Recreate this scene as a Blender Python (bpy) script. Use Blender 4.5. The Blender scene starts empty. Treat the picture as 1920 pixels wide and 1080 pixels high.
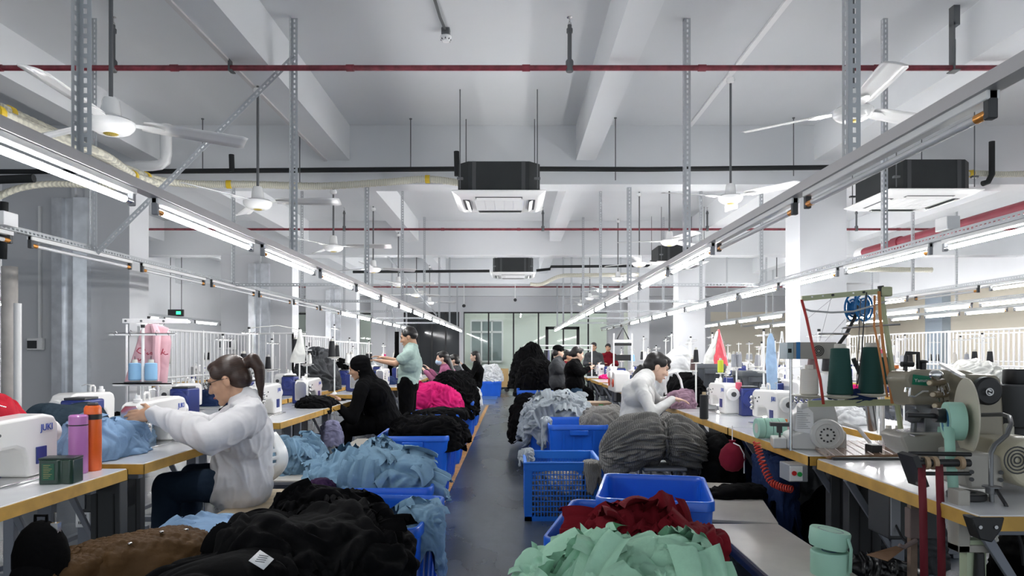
import bpy, math, random
import numpy as np
from mathutils import Vector, Matrix, Euler
SC = bpy.context.scene
COL = SC.collection
PI = math.pi
H = 1.3          # camera height
F = 1280.0       # focal length in pixels of a 1920 wide frame
# ---------------------------------------------------------------- camera, world, exposure
cd = bpy.data.cameras.new('camera'); cam = bpy.data.objects.new('camera', cd); COL.objects.link(cam)
cam.location = (0, 0, H); cam.rotation_euler = (PI/2, 0, 0)
cd.sensor_width = 36; cd.lens = 24.0; cd.shift_x = -2/1920; cd.shift_y = 0.0625
cd.clip_start = .05; cd.clip_end = 100
SC.camera = cam
w = bpy.data.worlds.new('world'); SC.world = w; w.use_nodes = True
w.node_tree.nodes['Background'].inputs[0].default_value = (.86, .93, 1, 1)
w.node_tree.nodes['Background'].inputs[1].default_value = 0.3
SC.view_settings.view_transform = 'Standard'; SC.view_settings.look = 'None'
SC.view_settings.exposure = 1.85; SC.view_settings.gamma = 1; SC.view_settings.use_curve_mapping = False
TUBE = 24.0      # strength of a lit fluorescent tube
# ---------------------------------------------------------------- helpers
def P(x, y, Y):
    return Vector(((x-962)*Y/F, Y, H-(y-660)*Y/F))
def XZ(x, Y): return (x-962)*Y/F
def ZZ(y, Y): return H-(y-660)*Y/F
_mats = {}
def mat(name, col, rough=.5, metal=0, emit=0, bump=None, var=0, vscale=3, spec=.5, trans=0, coat=0, wave=None):
    if name in _mats: return _mats[name]
    m = bpy.data.materials.new(name); m.use_nodes = True; nt = m.node_tree; N = nt.nodes; L = nt.links
    b = N['Principled BSDF']; c = tuple(col)+(1,)
    b.inputs['Base Color'].default_value = c; b.inputs['Roughness'].default_value = rough
    b.inputs['Metallic'].default_value = metal; b.inputs['Specular IOR Level'].default_value = spec
    if coat: b.inputs['Coat Weight'].default_value = coat
    if trans: b.inputs['Transmission Weight'].default_value = trans
    if emit:
        b.inputs['Emission Color'].default_value = c; b.inputs['Emission Strength'].default_value = emit
    tc = N.new('ShaderNodeTexCoord') if (bump or var or wave) else None
    if var:
        n = N.new('ShaderNodeTexNoise'); n.inputs['Scale'].default_value = vscale; n.inputs['Detail'].default_value = 5
        L.new(tc.outputs['Object'], n.inputs['Vector'])
        r = N.new('ShaderNodeValToRGB'); r.color_ramp.elements[0].position = .35; r.color_ramp.elements[1].position = .68
        r.color_ramp.elements[0].color = tuple(max(0, x*(1-var)) for x in col)+(1,)
        r.color_ramp.elements[1].color = tuple(min(1, x*(1+var*.6)) for x in col)+(1,)
        L.new(n.outputs['Fac'], r.inputs['Fac']); L.new(r.outputs['Color'], b.inputs['Base Color'])
    if wave:
        sc_, dist, amt, ax = wave
        wv = N.new('ShaderNodeTexWave'); wv.inputs['Scale'].default_value = sc_; wv.inputs['Distortion'].default_value = dist
        wv.bands_direction = ax; L.new(tc.outputs['Object'], wv.inputs['Vector'])
        r = N.new('ShaderNodeValToRGB'); r.color_ramp.elements[0].color = tuple(x*(1-amt) for x in col)+(1,)
        r.color_ramp.elements[1].color = tuple(min(1, x*(1+amt)) for x in col)+(1,)
        L.new(wv.outputs['Fac'], r.inputs['Fac']); L.new(r.outputs['Color'], b.inputs['Base Color'])
    if bump:
        s_, st, d_ = bump
        n = N.new('ShaderNodeTexNoise'); n.inputs['Scale'].default_value = s_; n.inputs['Detail'].default_value = 4
        L.new(tc.outputs['Object'], n.inputs['Vector'])
        u = N.new('ShaderNodeBump'); u.inputs['Strength'].default_value = st; u.inputs['Distance'].default_value = d_
        L.new(n.outputs['Fac'], u.inputs['Height']); L.new(u.outputs['Normal'], b.inputs['Normal'])
    _mats[name] = m
    return m
def cloth(name, col, rough=.9, wr=.6, scale=18, var=.12, fine=None):
    return mat(name, col, rough, bump=(scale, wr, .012), var=var, vscale=6, spec=.15)
class MB:
    def __init__(s, M=None): s.v = []; s.f = []; s.M = M or Matrix()
    def add(s, vs, fs):
        n = len(s.v); s.v += [s.M @ Vector(v) for v in vs]; s.f += [tuple(i+n for i in f) for f in fs]; return s
    def box(s, c, d, R=None):
        x, y, z = d[0]/2, d[1]/2, d[2]/2; c = Vector(c)
        vs = [Vector((a, b, e)) for a in (-x, x) for b in (-y, y) for e in (-z, z)]
        if R is not None: vs = [R @ v for v in vs]
        return s.add([c+v for v in vs], [(0,1,3,2),(4,6,7,5),(0,4,5,1),(2,3,7,6),(0,2,6,4),(1,5,7,3)])
    def b2(s, a, b): return s.box([(a[i]+b[i])/2 for i in range(3)], [abs(b[i]-a[i]) for i in range(3)])
    def ring(s, c, u, w, r, n): return [c+u*(r*math.cos(2*PI*i/n))+w*(r*math.sin(2*PI*i/n)) for i in range(n)]
    def cyl(s, p0, p1, r0, r1=None, n=12, caps=True):
        r1 = r0 if r1 is None else r1; p0 = Vector(p0); p1 = Vector(p1); d = (p1-p0).normalized()
        u = d.orthogonal().normalized(); w_ = d.cross(u)
        vs = s.ring(p0, u, w_, r0, n)+s.ring(p1, u, w_, r1, n)
        fs = [(i, (i+1) % n, n+(i+1) % n, n+i) for i in range(n)]
        if caps: fs += [tuple(range(n-1, -1, -1)), tuple(range(n, 2*n))]
        return s.add(vs, fs)
    def tube(s, pts, r, n=8, caps=True):
        pts = [Vector(p) for p in pts]; rs = r if isinstance(r, (list, tuple)) else [r]*len(pts)
        vs = []; u = None
        for i, p in enumerate(pts):
            d = (pts[min(i+1, len(pts)-1)]-pts[max(i-1, 0)]).normalized()
            u = d.orthogonal().normalized() if u is None else (u-d*u.dot(d)).normalized()
            vs += s.ring(p, u, d.cross(u), rs[i], n)
        m = len(pts)
        fs = [(k*n+i, k*n+(i+1) % n, (k+1)*n+(i+1) % n, (k+1)*n+i) for k in range(m-1) for i in range(n)]
        if caps: fs += [tuple(range(n-1, -1, -1)), tuple(range((m-1)*n, m*n))]
        return s.add(vs, fs)
    def lathe(s, prof, c=(0,0,0), R=None, n=24):
        c = Vector(c); vs = []
        for r, z in prof:
            for i in range(n):
                v = Vector((r*math.cos(2*PI*i/n), r*math.sin(2*PI*i/n), z)); vs.append(c+(R @ v if R is not None else v))
        m = len(prof)
        fs = [(k*n+i, k*n+(i+1) % n, (k+1)*n+(i+1) % n, (k+1)*n+i) for k in range(m-1) for i in range(n)]
        fs += [tuple(range(n-1, -1, -1)), tuple(range((m-1)*n, m*n))]
        return s.add(vs, fs)
    def ell(s, c, r, R=None, n=14, m=9):
        c = Vector(c); vs = []; r = (r, r, r) if isinstance(r, (int, float)) else r
        for k in range(1, m):
            t = PI*k/m
            for i in range(n):
                v = Vector((r[0]*math.sin(t)*math.cos(2*PI*i/n), r[1]*math.sin(t)*math.sin(2*PI*i/n), -r[2]*math.cos(t)))
                vs.append(c+(R @ v if R is not None else v))
        a = Vector((0, 0, -r[2])); b = Vector((0, 0, r[2]))
        if R is not None: a = R @ a; b = R @ b
        vs += [c+a, c+b]; q = len(vs)
        fs = [(k*n+i, k*n+(i+1) % n, (k+1)*n+(i+1) % n, (k+1)*n+i) for k in range(m-2) for i in range(n)]
        fs += [((i+1) % n, i, q-2) for i in range(n)]+[((m-2)*n+i, (m-2)*n+(i+1) % n, q-1) for i in range(n)]
        return s.add(vs, fs)
    def cap(s, p0, p1, r0, r1=None, n=12):      # capsule used for bodies
        r1 = r0 if r1 is None else r1
        s.cyl(p0, p1, r0, r1, n); s.ell(p0, r0*1.0, n=n, m=8); return s.ell(p1, r1*1.0, n=n, m=8)
    def prism(s, poly, t, ax='y', off=0):       # polygon in the plane across ax, thickness t
        n = len(poly)
        def q(a, b, h): return {'y': (a, h, b), 'x': (h, a, b), 'z': (a, b, h)}[ax]
        vs = [q(a, b, off-t/2) for a, b in poly]+[q(a, b, off+t/2) for a, b in poly]
        fs = [tuple(range(n-1, -1, -1)), tuple(range(n, 2*n))]+[(i, (i+1) % n, n+(i+1) % n, n+i) for i in range(n)]
        return s.add(vs, fs)
    def grid(s, pts, nu, nv, cu=False):
        fs = [(j*nu+i, j*nu+(i+1) % nu, (j+1)*nu+(i+1) % nu, (j+1)*nu+i) for j in range(nv-1) for i in range(nu if cu else nu-1)]
        return s.add(pts, fs)
TM = {}
def mk(name, mb, m, parent=None, world=False, bevel=0, smooth=True, angle=38, solid=0, seg=2):
    vs = mb.v
    if world and parent is not None:
        q = parent
        while q.name not in TM: q = q.parent
        iv = TM[q.name].inverted(); vs = [iv @ v for v in vs]
    me = bpy.data.meshes.new(name); me.from_pydata([tuple(v) for v in vs], [], mb.f); me.materials.append(m)
    o = bpy.data.objects.new(name, me); COL.objects.link(o)
    if parent is not None: o.parent = parent
    me.polygons.foreach_set('use_smooth', [smooth]*len(me.polygons))
    if smooth and angle < 180: me.set_sharp_from_angle(angle=math.radians(angle))
    if solid:
        q = o.modifiers.new('solid', 'SOLIDIFY'); q.thickness = solid; q.offset = 0
    if bevel:
        q = o.modifiers.new('bevel', 'BEVEL'); q.width = bevel; q.segments = seg; q.limit_method = 'ANGLE'
    return o
def tag(o, label=None, cat=None, group=None, kind=None):
    if label: o['label'] = label
    if cat: o['category'] = cat
    if group: o['group'] = group
    if kind: o['kind'] = kind
    return o
def thing(name, label, cat, loc=(0,0,0), rz=0, group=None, kind=None):
    o = bpy.data.objects.new(name, None); COL.objects.link(o); o.empty_display_size = .1
    o.location = loc; o.rotation_euler = (0, 0, rz)
    TM[o.name] = Matrix.Translation(Vector(loc)) @ Matrix.Rotation(rz, 4, 'Z')
    return tag(o, label, cat, group, kind)
def dup(root, loc, rz=0, label=None, group=None):
    r = root.copy(); COL.objects.link(r); r.location = loc; r.rotation_euler = (0, 0, rz)
    TM[r.name] = Matrix.Translation(Vector(loc)) @ Matrix.Rotation(rz, 4, 'Z')
    if label: r['label'] = label
    if group: r['group'] = group
    def rec(a, b):
        for ch in list(a.children):
            c = ch.copy(); COL.objects.link(c); c.parent = b; rec(ch, c)
    rec(root, r)
    return r
ORD = ['first','second','third','fourth','fifth','sixth','seventh','eighth','ninth','tenth','eleventh','twelfth','thirteenth','fourteenth','fifteenth','sixteenth','seventeenth','eighteenth','nineteenth','twentieth']
def struct(name, mb, m, **k):
    o = mk(name, mb, m, smooth=False, **k); o['kind'] = 'structure'; return o
def textmesh(name, s, size, m, parent, M, ext=.0008):
    c = bpy.data.curves.new(name, 'FONT'); c.body = s; c.size = size; c.extrude = ext; c.align_x = 'CENTER'; c.align_y = 'CENTER'
    t = bpy.data.objects.new(name, c); COL.objects.link(t)
    me = bpy.data.meshes.new_from_object(t); bpy.data.objects.remove(t)
    o = bpy.data.objects.new(name, me); COL.objects.link(o); me.materials.clear(); me.materials.append(m)
    o.parent = parent; o.matrix_local = M
    return o
# vectorised gradient noise
_rng = np.random.RandomState(7)
_perm = np.concatenate([_rng.permutation(256)]*3); _grad = _rng.normal(size=(256, 3)); _grad /= np.linalg.norm(_grad, axis=1)[:, None]
def noise(p, seed=0):
    p = np.asarray(p, float)+seed*17.37; i = np.floor(p).astype(int); f = p-i; u = f*f*f*(f*(f*6-15)+10); i &= 255
    out = np.zeros(len(p))
    for a in (0, 1):
        for b in (0, 1):
            for c in (0, 1):
                h = _perm[_perm[_perm[(i[:, 0]+a) & 255]+((i[:, 1]+b) & 255)]+((i[:, 2]+c) & 255)]
                d = ((f-np.array([a, b, c]))*_grad[h]).sum(1)
                out += d*np.where(a, u[:, 0], 1-u[:, 0])*np.where(b, u[:, 1], 1-u[:, 1])*np.where(c, u[:, 2], 1-u[:, 2])
    return out*1.6
def folds(p, freq=6, warp=1.2, seed=0, an=(1, 1, 1), sharp=.85):
    p = np.asarray(p, float); freq = freq*1.05
    wv = np.stack([noise(p*freq*.4, seed+k) for k in (1, 2, 3)], 1)+.45*np.stack([noise(p*freq*.9, seed+k) for k in (11, 12, 13)], 1)
    q = p*freq*np.array(an)+warp*wv
    bil = lambda x, s_: 2*np.minimum(1, np.abs(noise(x, s_))*1.8)**sharp-1
    g = noise(q*.55+9, seed+4)*2.6+q[:, 0]*.12; sw = g-np.floor(g); sw = np.where(sw < .76, sw/.76, (1-sw)/.24); sw = sw*sw*(3-2*sw)*2-1
    return bil(q, seed+5)*.5+sw*.42+bil(q*2.1+3.3, seed+6)*.26+noise(q*4.5, seed+8)*.06
# ================================================================ materials
M_ceil = mat('ceiling_paint', (.70,.715,.73), .75, var=.06, vscale=.35, bump=(60,.08,.003))
M_beam = mat('beam_paint', (.73,.745,.76), .75, var=.04, vscale=.5, bump=(50,.06,.003))
M_wall = mat('wall_paint', (.64,.65,.67), .7, var=.04, vscale=.6, bump=(60,.05,.002))
M_cream = mat('cream_wall_paint', (.80,.74,.62), .7, var=.04, vscale=.6)
M_bluecol = mat('blue_grey_paint', (.45,.53,.62), .6)
M_white = mat('white_paint', (.86,.86,.86), .4)
M_colm = mat('column_paint', (.66,.67,.69), .65, var=.04, vscale=.8)
M_enamel = mat('white_enamel', (.88,.88,.87), .22, coat=.3)
M_galv = mat('galvanised_steel', (.80,.82,.85), .30, metal=.8, var=.13, vscale=7)
M_strut = mat('slotted_steel', (.50,.52,.54), .45, metal=.35)
M_rail = mat('rail_grey', (.58,.56,.56), .45)
M_red = mat('red_pipe_paint', (.23,.035,.05), .45, var=.35, vscale=14)
M_red2 = mat('red_main_paint', (.26,.03,.05), .5, var=.2, vscale=5)
M_black = mat('black_plastic', (.012,.012,.013), .45)
M_foam = mat('black_foam', (.014,.016,.017), .75, bump=(40,.3,.004))
M_dark = mat('dark_grey', (.05,.052,.055), .5)
M_grey = mat('grey_paint', (.28,.29,.31), .45)
M_steel = mat('bright_steel', (.7,.7,.7), .22, metal=1)
M_iron = mat('dull_iron', (.16,.165,.17), .4, metal=.7)
M_hose = mat('wrapped_hose', (.62,.60,.50), .7, wave=(16,2.0,.22,'X'), bump=(30,.3,.004))
M_yel = mat('yellow_tape', (.75,.52,.03), .5)
M_orange = mat('orange_plastic', (.85,.22,.03), .4)
M_glass = mat('clear_glass', (.9,.97,.94), .03, trans=1, spec=.5)
M_tube = mat('lit_tube', (1,1,1), .3, emit=TUBE)
M_tubeoff = mat('unlit_tube', (.62,.63,.64), .15, coat=.5)
M_amber = mat('amber_cap', (.72,.30,.05), .25, metal=.5)
# floor: blue grey painted concrete with scuffs
def floor_mat():
    m = bpy.data.materials.new('painted_floor'); m.use_nodes = True; N = m.node_tree.nodes; L = m.node_tree.links; b = N['Principled BSDF']
    tc = N.new('ShaderNodeTexCoord'); mp = N.new('ShaderNodeMapping'); mp.inputs['Scale'].default_value = (1,.45,1); L.new(tc.outputs['Object'], mp.inputs[0])
    n1 = N.new('ShaderNodeTexNoise'); n1.inputs['Scale'].default_value = 1.6; n1.inputs['Detail'].default_value = 7; L.new(mp.outputs[0], n1.inputs['Vector'])
    n2 = N.new('ShaderNodeTexNoise'); n2.inputs['Scale'].default_value = 12; n2.inputs['Detail'].default_value = 8; n2.inputs['Roughness'].default_value=.7; L.new(mp.outputs[0], n2.inputs['Vector'])
    r = N.new('ShaderNodeValToRGB'); e = r.color_ramp.elements
    e[0].position=.36; e[0].color=(.022,.032,.048,1); e[1].position=.62; e[1].color=(.085,.10,.12,1); r.color_ramp.elements.new(.5).color=(.045,.058,.078,1)
    L.new(n1.outputs['Fac'], r.inputs['Fac'])
    mx = N.new('ShaderNodeMix'); mx.data_type='RGBA'; mx.blend_type='MULTIPLY'; mx.inputs[0].default_value=.6
    r2 = N.new('ShaderNodeValToRGB'); r2.color_ramp.elements[0].position=.35; r2.color_ramp.elements[0].color=(.5,.5,.5,1); r2.color_ramp.elements[1].position=.6
    L.new(n2.outputs['Fac'], r2.inputs['Fac']); L.new(r.outputs[0], mx.inputs[6]); L.new(r2.outputs[0], mx.inputs[7]); L.new(mx.outputs[2], b.inputs['Base Color'])
    r3 = N.new('ShaderNodeMapRange'); r3.inputs[3].default_value=.16; r3.inputs[4].default_value=.42; L.new(n1.outputs['Fac'], r3.inputs[0]); L.new(r3.outputs[0], b.inputs['Roughness'])
    u = N.new('ShaderNodeBump'); u.inputs['Strength'].default_value=.15; u.inputs['Distance'].default_value=.003; L.new(n2.outputs['Fac'], u.inputs['Height']); L.new(u.outputs[0], b.inputs['Normal'])
    return m
M_floor = floor_mat()
M_floorblue = mat('blue_floor_paint', (.05,.13,.30), .3, var=.4, vscale=3)
M_oline = mat('orange_line_paint', (.55,.27,.06), .5, var=.35, vscale=14)
CZ = 3.95; BZ = 3.26; LZ = 3.54      # ceiling, main beam underside, small beam underside
XL, XR, YB, YF = -9.6, 12.6, 31.0, -3.2
struct('floor', MB().b2((XL,YF,-.1),(XR,YB,0)), M_floor)
struct('ceiling', MB().b2((XL,YF,CZ),(XR,YB,CZ+.15)), M_ceil)
# painted floor marks
k = MB()
k.b2((-.655,1.0,0),(-.59,16.6,.003)); 
tag(mk('floor_line', k, M_oline), None, None, kind='structure')
k = MB()
for a, b_ in ((17.0,18.3),(18.6,22.5)): k.b2((-1.1,a,0),(-.45,b_,.003))
k.b2((.25,17,0),(1.1,22,.003))
tag(mk('floor_marking', k, M_floorblue), kind='structure')
# main transverse beams and bay beams
beamsY = [-2.0, 2.25-.05, 7.98, 13.8, 19.4, 23.9]
for y in (7.98, 13.8, 19.4, 23.9): struct('ceiling_beam', MB().b2((XL,y,BZ),(XR,y+.34,CZ)), M_beam)
ys = [YF, 7.98, 13.8, 19.4, 23.9]
for x0, x1 in ((-4.42,-4.13),(-2.18,-1.91),(.736,.966),(3.52,3.80),(6.8,7.08),(-7.3,-7.05)):
    for a, b_ in zip(ys[:-1], ys[1:]):
        struct('ceiling_beam', MB().b2((x0, a+(.34 if a > 0 else 0), LZ),(x1, b_, CZ)), M_beam)
# thin cable duct glued on ceiling
k = MB(); k.b2((2.04,YF,CZ-.02),(2.09,7.98,CZ)); tag(mk('cable_duct', k, M_white), 'thin white cable duct on the ceiling carrying the right hand fans','cable duct')
k = MB(); k.b2((-2.205,YF,LZ-.015),(-2.17,7.97,LZ)); tag(mk('cable_duct', k, M_rail), 'thin grey cable duct along the left beam edge above the fans','cable duct')
# columns
def column(x0, x1, y): struct('column', MB().b2((x0,y,0),(x1,y+.42,BZ)), M_colm)
for y in (7.9, 13.72, 19.35, 23.8):
    column(-4.96, -4.44, y); column(3.32, 3.86, y)
# boxed casing beside the left columns plus shiny folded steel riser
for i, (y, nm) in enumerate(((7.9,'nearest'),(13.72,'second'),(19.35,'third'))):
    w_ = .55 if i == 0 else .5
    struct('trim_%d' % (i+1), MB().b2((-4.96-w_-.42, y+.02, 0), (-4.96, y+.4, BZ)).b2((-5.1,y-.02,0),(-5.06,y+.02,BZ)), M_wall)
    xs = [XZ(104,7.9), XZ(124,7.9), XZ(139,7.9), XZ(147,7.9), XZ(171,7.9)]
    dx = -0.0
    poly = [(xs[0],y-.02),(xs[0],y-.06),(xs[1],y-.06),(xs[1],y-.02),(xs[2],y-.02),(xs[3],y-.11),(xs[4],y-.09),(xs[4],y-.02)]
    poly = [(a, min(b_, y)) for a, b_ in poly]
    k = MB(); k.prism([(xs[0],y),(xs[0],y-.07),(xs[1],y-.08),(xs[1]+.01,y-.03),(xs[2],y-.03),(xs[3],y-.10),(xs[4],y-.08),(xs[4],y)], 2.72, 'z', 1.36+.35)
    o = mk('steel_cable_riser', k, M_galv); tag(o, 'shiny galvanised steel cable riser on the %s left column' % nm, 'riser', 'galvanised risers')
# back of the hall: bulkhead, dark window, glazed partition with a lit room behind
struct('wall_back', MB().b2((XL,24.2,2.72),(XR,24.35,BZ)), M_wall)
struct('wall_back', MB().b2((XL,24.2,0),(-4.0,24.35,1.0)).b2((4.2,24.2,0),(7.0,24.35,2.72)).b2((-7.0,24.2,1.0),(-6.2,24.35,2.72)).b2((-4.7,24.2,0),(-3.85,24.35,2.72)), M_wall)
M_frame = mat('black_frame', (.01,.01,.011), .4)
M_darkglass = mat('dark_window_glass', (.03,.033,.036), .08)
def glazed(name, x0, x1, z0, z1, n, gm, y=24.22, fr=.05):
    t = thing(name, None, None, ((x0+x1)/2, y, 0), kind='structure')
    k = MB(); k.b2((x0,y-.03,z1-fr),(x1,y+.03,z1)).b2((x0,y-.03,z0),(x1,y+.03,z0+fr))
    for i in range(n+1):
        x = x0+(x1-x0)*i/n; k.b2((x-fr/2,y-.03,z0),(x+fr/2,y+.03,z1))
    mk('window_frame', k, M_frame, t, world=True, smooth=False)
    mk('glass_pane', MB().b2((x0,y-.005,z0),(x1,y+.005,z1)), gm, t, world=True, smooth=False)
    return t
glazed('window_1', -1.75, 3.55, 0, 2.72, 6, M_glass)
glazed('window_2', -3.85, -1.9, 0, 2.72, 4, M_darkglass)
glazed('window_3', XZ(270,24.2)+6.6-6.6, -6.95, 1.1, 2.68, 3, M_glass)
glazed('window_4', -6.2, -4.7, 1.1, 2.68, 2, M_glass)
k = MB(); y = 24.16
for a, b_ in (((1.15,0),(1.25,2.2)),((2.25,0),(2.35,2.2)),((1.15,2.1),(2.35,2.2))): k.b2((a[0],y,a[1]),(b_[0],y+.06,b_[1]))
struct('door_1', k, M_frame)
struct('column', MB().b2((-1.9,24.1,0),(-1.75,24.4,2.72)), M_wall)
# lit room behind the glass
M_lit = mat('pale_green_wall', (.80,.84,.76), .7)
struct('wall_back_room', MB().b2((-9,28.6,0),(9,28.7,CZ)).b2((6.6,24.4,0),(6.7,28.6,CZ)), M_lit)
t = thing('window_5', None, None, (-1.2,28.5,0), kind='structure')
k = MB(); x0, x1, z0, z1 = XZ(883,28.5), XZ(942,28.5), ZZ(678,28.5), ZZ(601,28.5)
for x in (x0, (x0*2+x1)/3, (x0+2*x1)/3, x1): k.b2((x-.03,28.5,z0),(x+.03,28.6,z1))
for z in (z0, z0+(z1-z0)*.72, z1): k.b2((x0,28.5,z-.04),(x1,28.6,z+.04))
mk('window_frame', k, M_white, t, world=True, smooth=False)
mk('glass_pane', MB().b2((x0,28.56,z0),(x1,28.6,z1)), mat('dusk_glass', (.22,.27,.27), .15), t, world=True, smooth=False)
# outer walls
struct('wall_left', MB().b2((XL-.1,YF,0),(XL,YB,CZ)), M_wall)
struct('wall_right', MB().b2((10.4,YF,2.75),(10.7,24.2,CZ)), M_wall)
struct('wall_right', MB().b2((XR-.1,YF,0),(XR,YB,CZ)), M_cream)
struct('wall_right', MB().b2((7.0,24.2,0),(XR,24.35,2.72)), M_cream)
k = MB()
for y in (10.5, 15.0, 19.5): k.b2((XR-.35,y,0),(XR-.1,y+.8,CZ))
struct('column', k, M_bluecol)
struct('wall_back_far', MB().b2((XL,YB,0),(XR,YB+.1,CZ)), M_lit)
# ================================================================ light rows, struts, fans, air conditioners, pipes
def slot_mesh(L, wd=.038, pitch=.04):
    n = max(1, int(L/pitch)); pv = L/n; vs = []; fs = []
    for fl in (0, 1):
        for i in range(n):
            z0 = i*pv; z1 = z0+pv; a, b_ = z0+pv*.22, z0+pv*.78; c0, c1 = wd*.36, wd*.64
            base = len(vs)
            q = [(0,z0),(wd,z0),(wd,z1),(0,z1),(c0,a),(c1,a),(c1,b_),(c0,b_)]
            vs += [((x,0,z) if fl == 0 else (0,x,z)) for x, z in q]
            fs += [tuple(base+j for j in f) for f in ((0,1,5,4),(1,2,6,5),(2,3,7,6),(3,0,4,7))]
    return vs, fs
M_slotrail = mat('slotted_rail_steel', (.46,.48,.50), .4, metal=.4)
_sm = {}
def strut(p0, p1, label, cat='strut', group=None, wd=.038, flip=(1, 1), name='slotted_strut', m=None):
    p0 = Vector(p0); p1 = Vector(p1); L = round((p1-p0).length, 2)
    key = (L, wd, m.name if m else '')
    if key not in _sm:
        vs, fs = slot_mesh(L, wd); o = mk(name, MB().add(vs, fs), m or M_strut, smooth=False, solid=.0022); _sm[key] = o
    else: o = _sm[key].copy(); COL.objects.link(o)
    d = (p1-p0).normalized(); X = Vector((1, 0, 0)) if abs(d.x) < .9 else Vector((0, 0, 1))
    u = (X-d*X.dot(d)).normalized()*flip[0]; w_ = d.cross(u)*flip[1]
    o.matrix_world = Matrix.Translation(p0) @ Matrix((u, w_, d)).transposed().to_4x4()
    return tag(o, label, cat, group)
# --- lamp prototype, length along +Y, origin on the rail underside
def make_lamp(lit):
    t = thing('fluorescent_lamp', '', 'tube light')
    mk('batten', MB().b2((-.02,0,-.028),(.02,1.24,0)), M_enamel, t, bevel=.004)
    mk('tube', MB().cyl((0,.05,-.062),(0,1.19,-.062),.0135,n=12), M_tube if lit else M_tubeoff, t)
    for y in (0, 1.24):
        s = -1 if y else 1
        mk('lamp_holder', MB().b2((-.014,y,-.082),(.014,y+s*.026,-.0)), M_dark if not lit else M_grey, t, bevel=.004)
        mk('end_cap', MB().cyl((0,y+s*.02,-.062),(0,y+s*.07,-.062),.0145,n=12), M_amber if (not lit or y == 0) else M_steel, t)
    return t
protos = {True: None, False: None}
def lamp(x, y, z, lit, label, group):
    if protos[lit] is None:
        t = make_lamp(lit); t.location = (x, y, z); t['label'] = label; t['group'] = group; protos[lit] = t; return t
    return dup(protos[lit], (x, y, z), 0, label, group)
def row(nm, X, Z, y0, n, litf, pitch=1.42, rail='box', y1=None, ymin=None):
    ye = y1 or y0+n*pitch; ys_ = ymin if ymin is not None else y0-.3
    if rail == 'box':
        k = MB().b2((X-.022,ys_,Z+.075),(X+.022,ye,Z+.116)).b2((X-.03,ys_,Z+.068),(X+.03,ye,Z+.076))
        tag(mk('lamp_rail', k, M_rail, smooth=False), 'long grey steel lamp rail of the row %s' % nm, 'lamp rail', 'lamp rails')
        zt = Z+.068
    else:
        o = strut((X-.02,ys_,Z+.068),(X-.02,ye,Z+.068), 'long slotted steel lamp rail of the row %s' % nm, 'lamp rail', 'lamp rails', wd=.045, name='lamp_rail', m=M_slotrail, flip=(1,-1))
        zt = Z+.065
    for i in range(n):
        st = 'lit' if litf(i) else 'unlit'
        lamp(X, y0+i*pitch, zt, litf(i), '%s tube light, %s one of the row %s' % (st, ORD[i], nm), 'tube lights %s' % nm)
row('above the left aisle tables', -1.736, 1.979, 1.88, 15, lambda i: True, ymin=-.3)
row('above the right aisle tables', 1.366, 1.979, 1.94, 15, lambda i: i >= 2, pitch=1.36, ymin=-.3)
row('along the left grey columns', -3.316, 2.03, 3.27, 14, lambda i: i >= 7, rail='slot', pitch=1.41)
row('passing the right white column', 2.94, 2.0, 3.42, 14, lambda i: i < 10, rail='slot', pitch=1.38)
row('over the far right sewing line', 5.35, 2.0, 5.0, 11, lambda i: i != 2, rail='slot', y1=21)
row('beyond the far right racks', 7.3, 2.02, 6.6, 10, lambda i: True, rail='slot', y1=21.6)
row('along the cream wall', 9.6, 2.1, 9.0, 9, lambda i: True, rail='slot', y1=22)
row('beyond the left columns', -7.6, 2.0, 9.2, 9, lambda i: True, rail='slot', y1=22.3)
for i in range(5): row('behind the back glass, %s column' % ORD[i], -4.5+i*2.4, 2.7, 24.9, 2, lambda i: True, pitch=1.5)
# junction boxes on rails
for (x, y, z, nm) in ((-3.316,4.45,2.12,'left slotted'),(2.94,4.62,2.12,'right slotted')):
    tag(mk('junction_box', MB().box((x,y,z+.045),(.09,.13,.09)), M_white, bevel=.004), 'white plastic junction box on the %s lamp rail' % nm, 'junction box')
# vertical struts
SY = [2.77, 5.42, 8.12, 10.75, 13.42, 16.1, 18.75, 21.3]
def ztop(y): return BZ if any(abs(y-(b+.17)) < .25 for b in (7.98,13.8,19.4,23.9)) else CZ
for X, zb, nm, wd, fl in ((-1.76,2.13,'left aisle',.05,(1,-1)),(1.36,2.13,'right aisle',.05,(1,1)),(-3.34,2.1,'left slotted',.036,(1,-1)),(2.94,2.07,'right slotted',.036,(1,1))):
    for i, y in enumerate(SY):
        if nm == 'left slotted' and i == 0: continue
        zt = ztop(y)
        strut((X,y,zb-(.03 if 'aisle' in nm else .0)),(X,y,zt-.001), 'perforated steel hanger, %s one along the %s lamp rail' % (ORD[i], nm), 'hanger', 'hangers of the %s lamp rail' % nm, wd=wd if i < 3 else .04, flip=fl, name='slotted_hanger')
for X, Y0, nm, zb in ((5.35,6.5,'far right line',2.07),(7.3,8.6,'right rack',2.09)):
    for i in range(6):
        y = Y0+i*2.65; strut((X,y,zb),(X,y,ztop(y)-.001), 'thin perforated hanger, %s one along the %s lamp rail' % (ORD[i], nm), 'hanger', 'hangers of the %s lamp rail' % nm, wd=.03, name='slotted_hanger')
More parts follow.
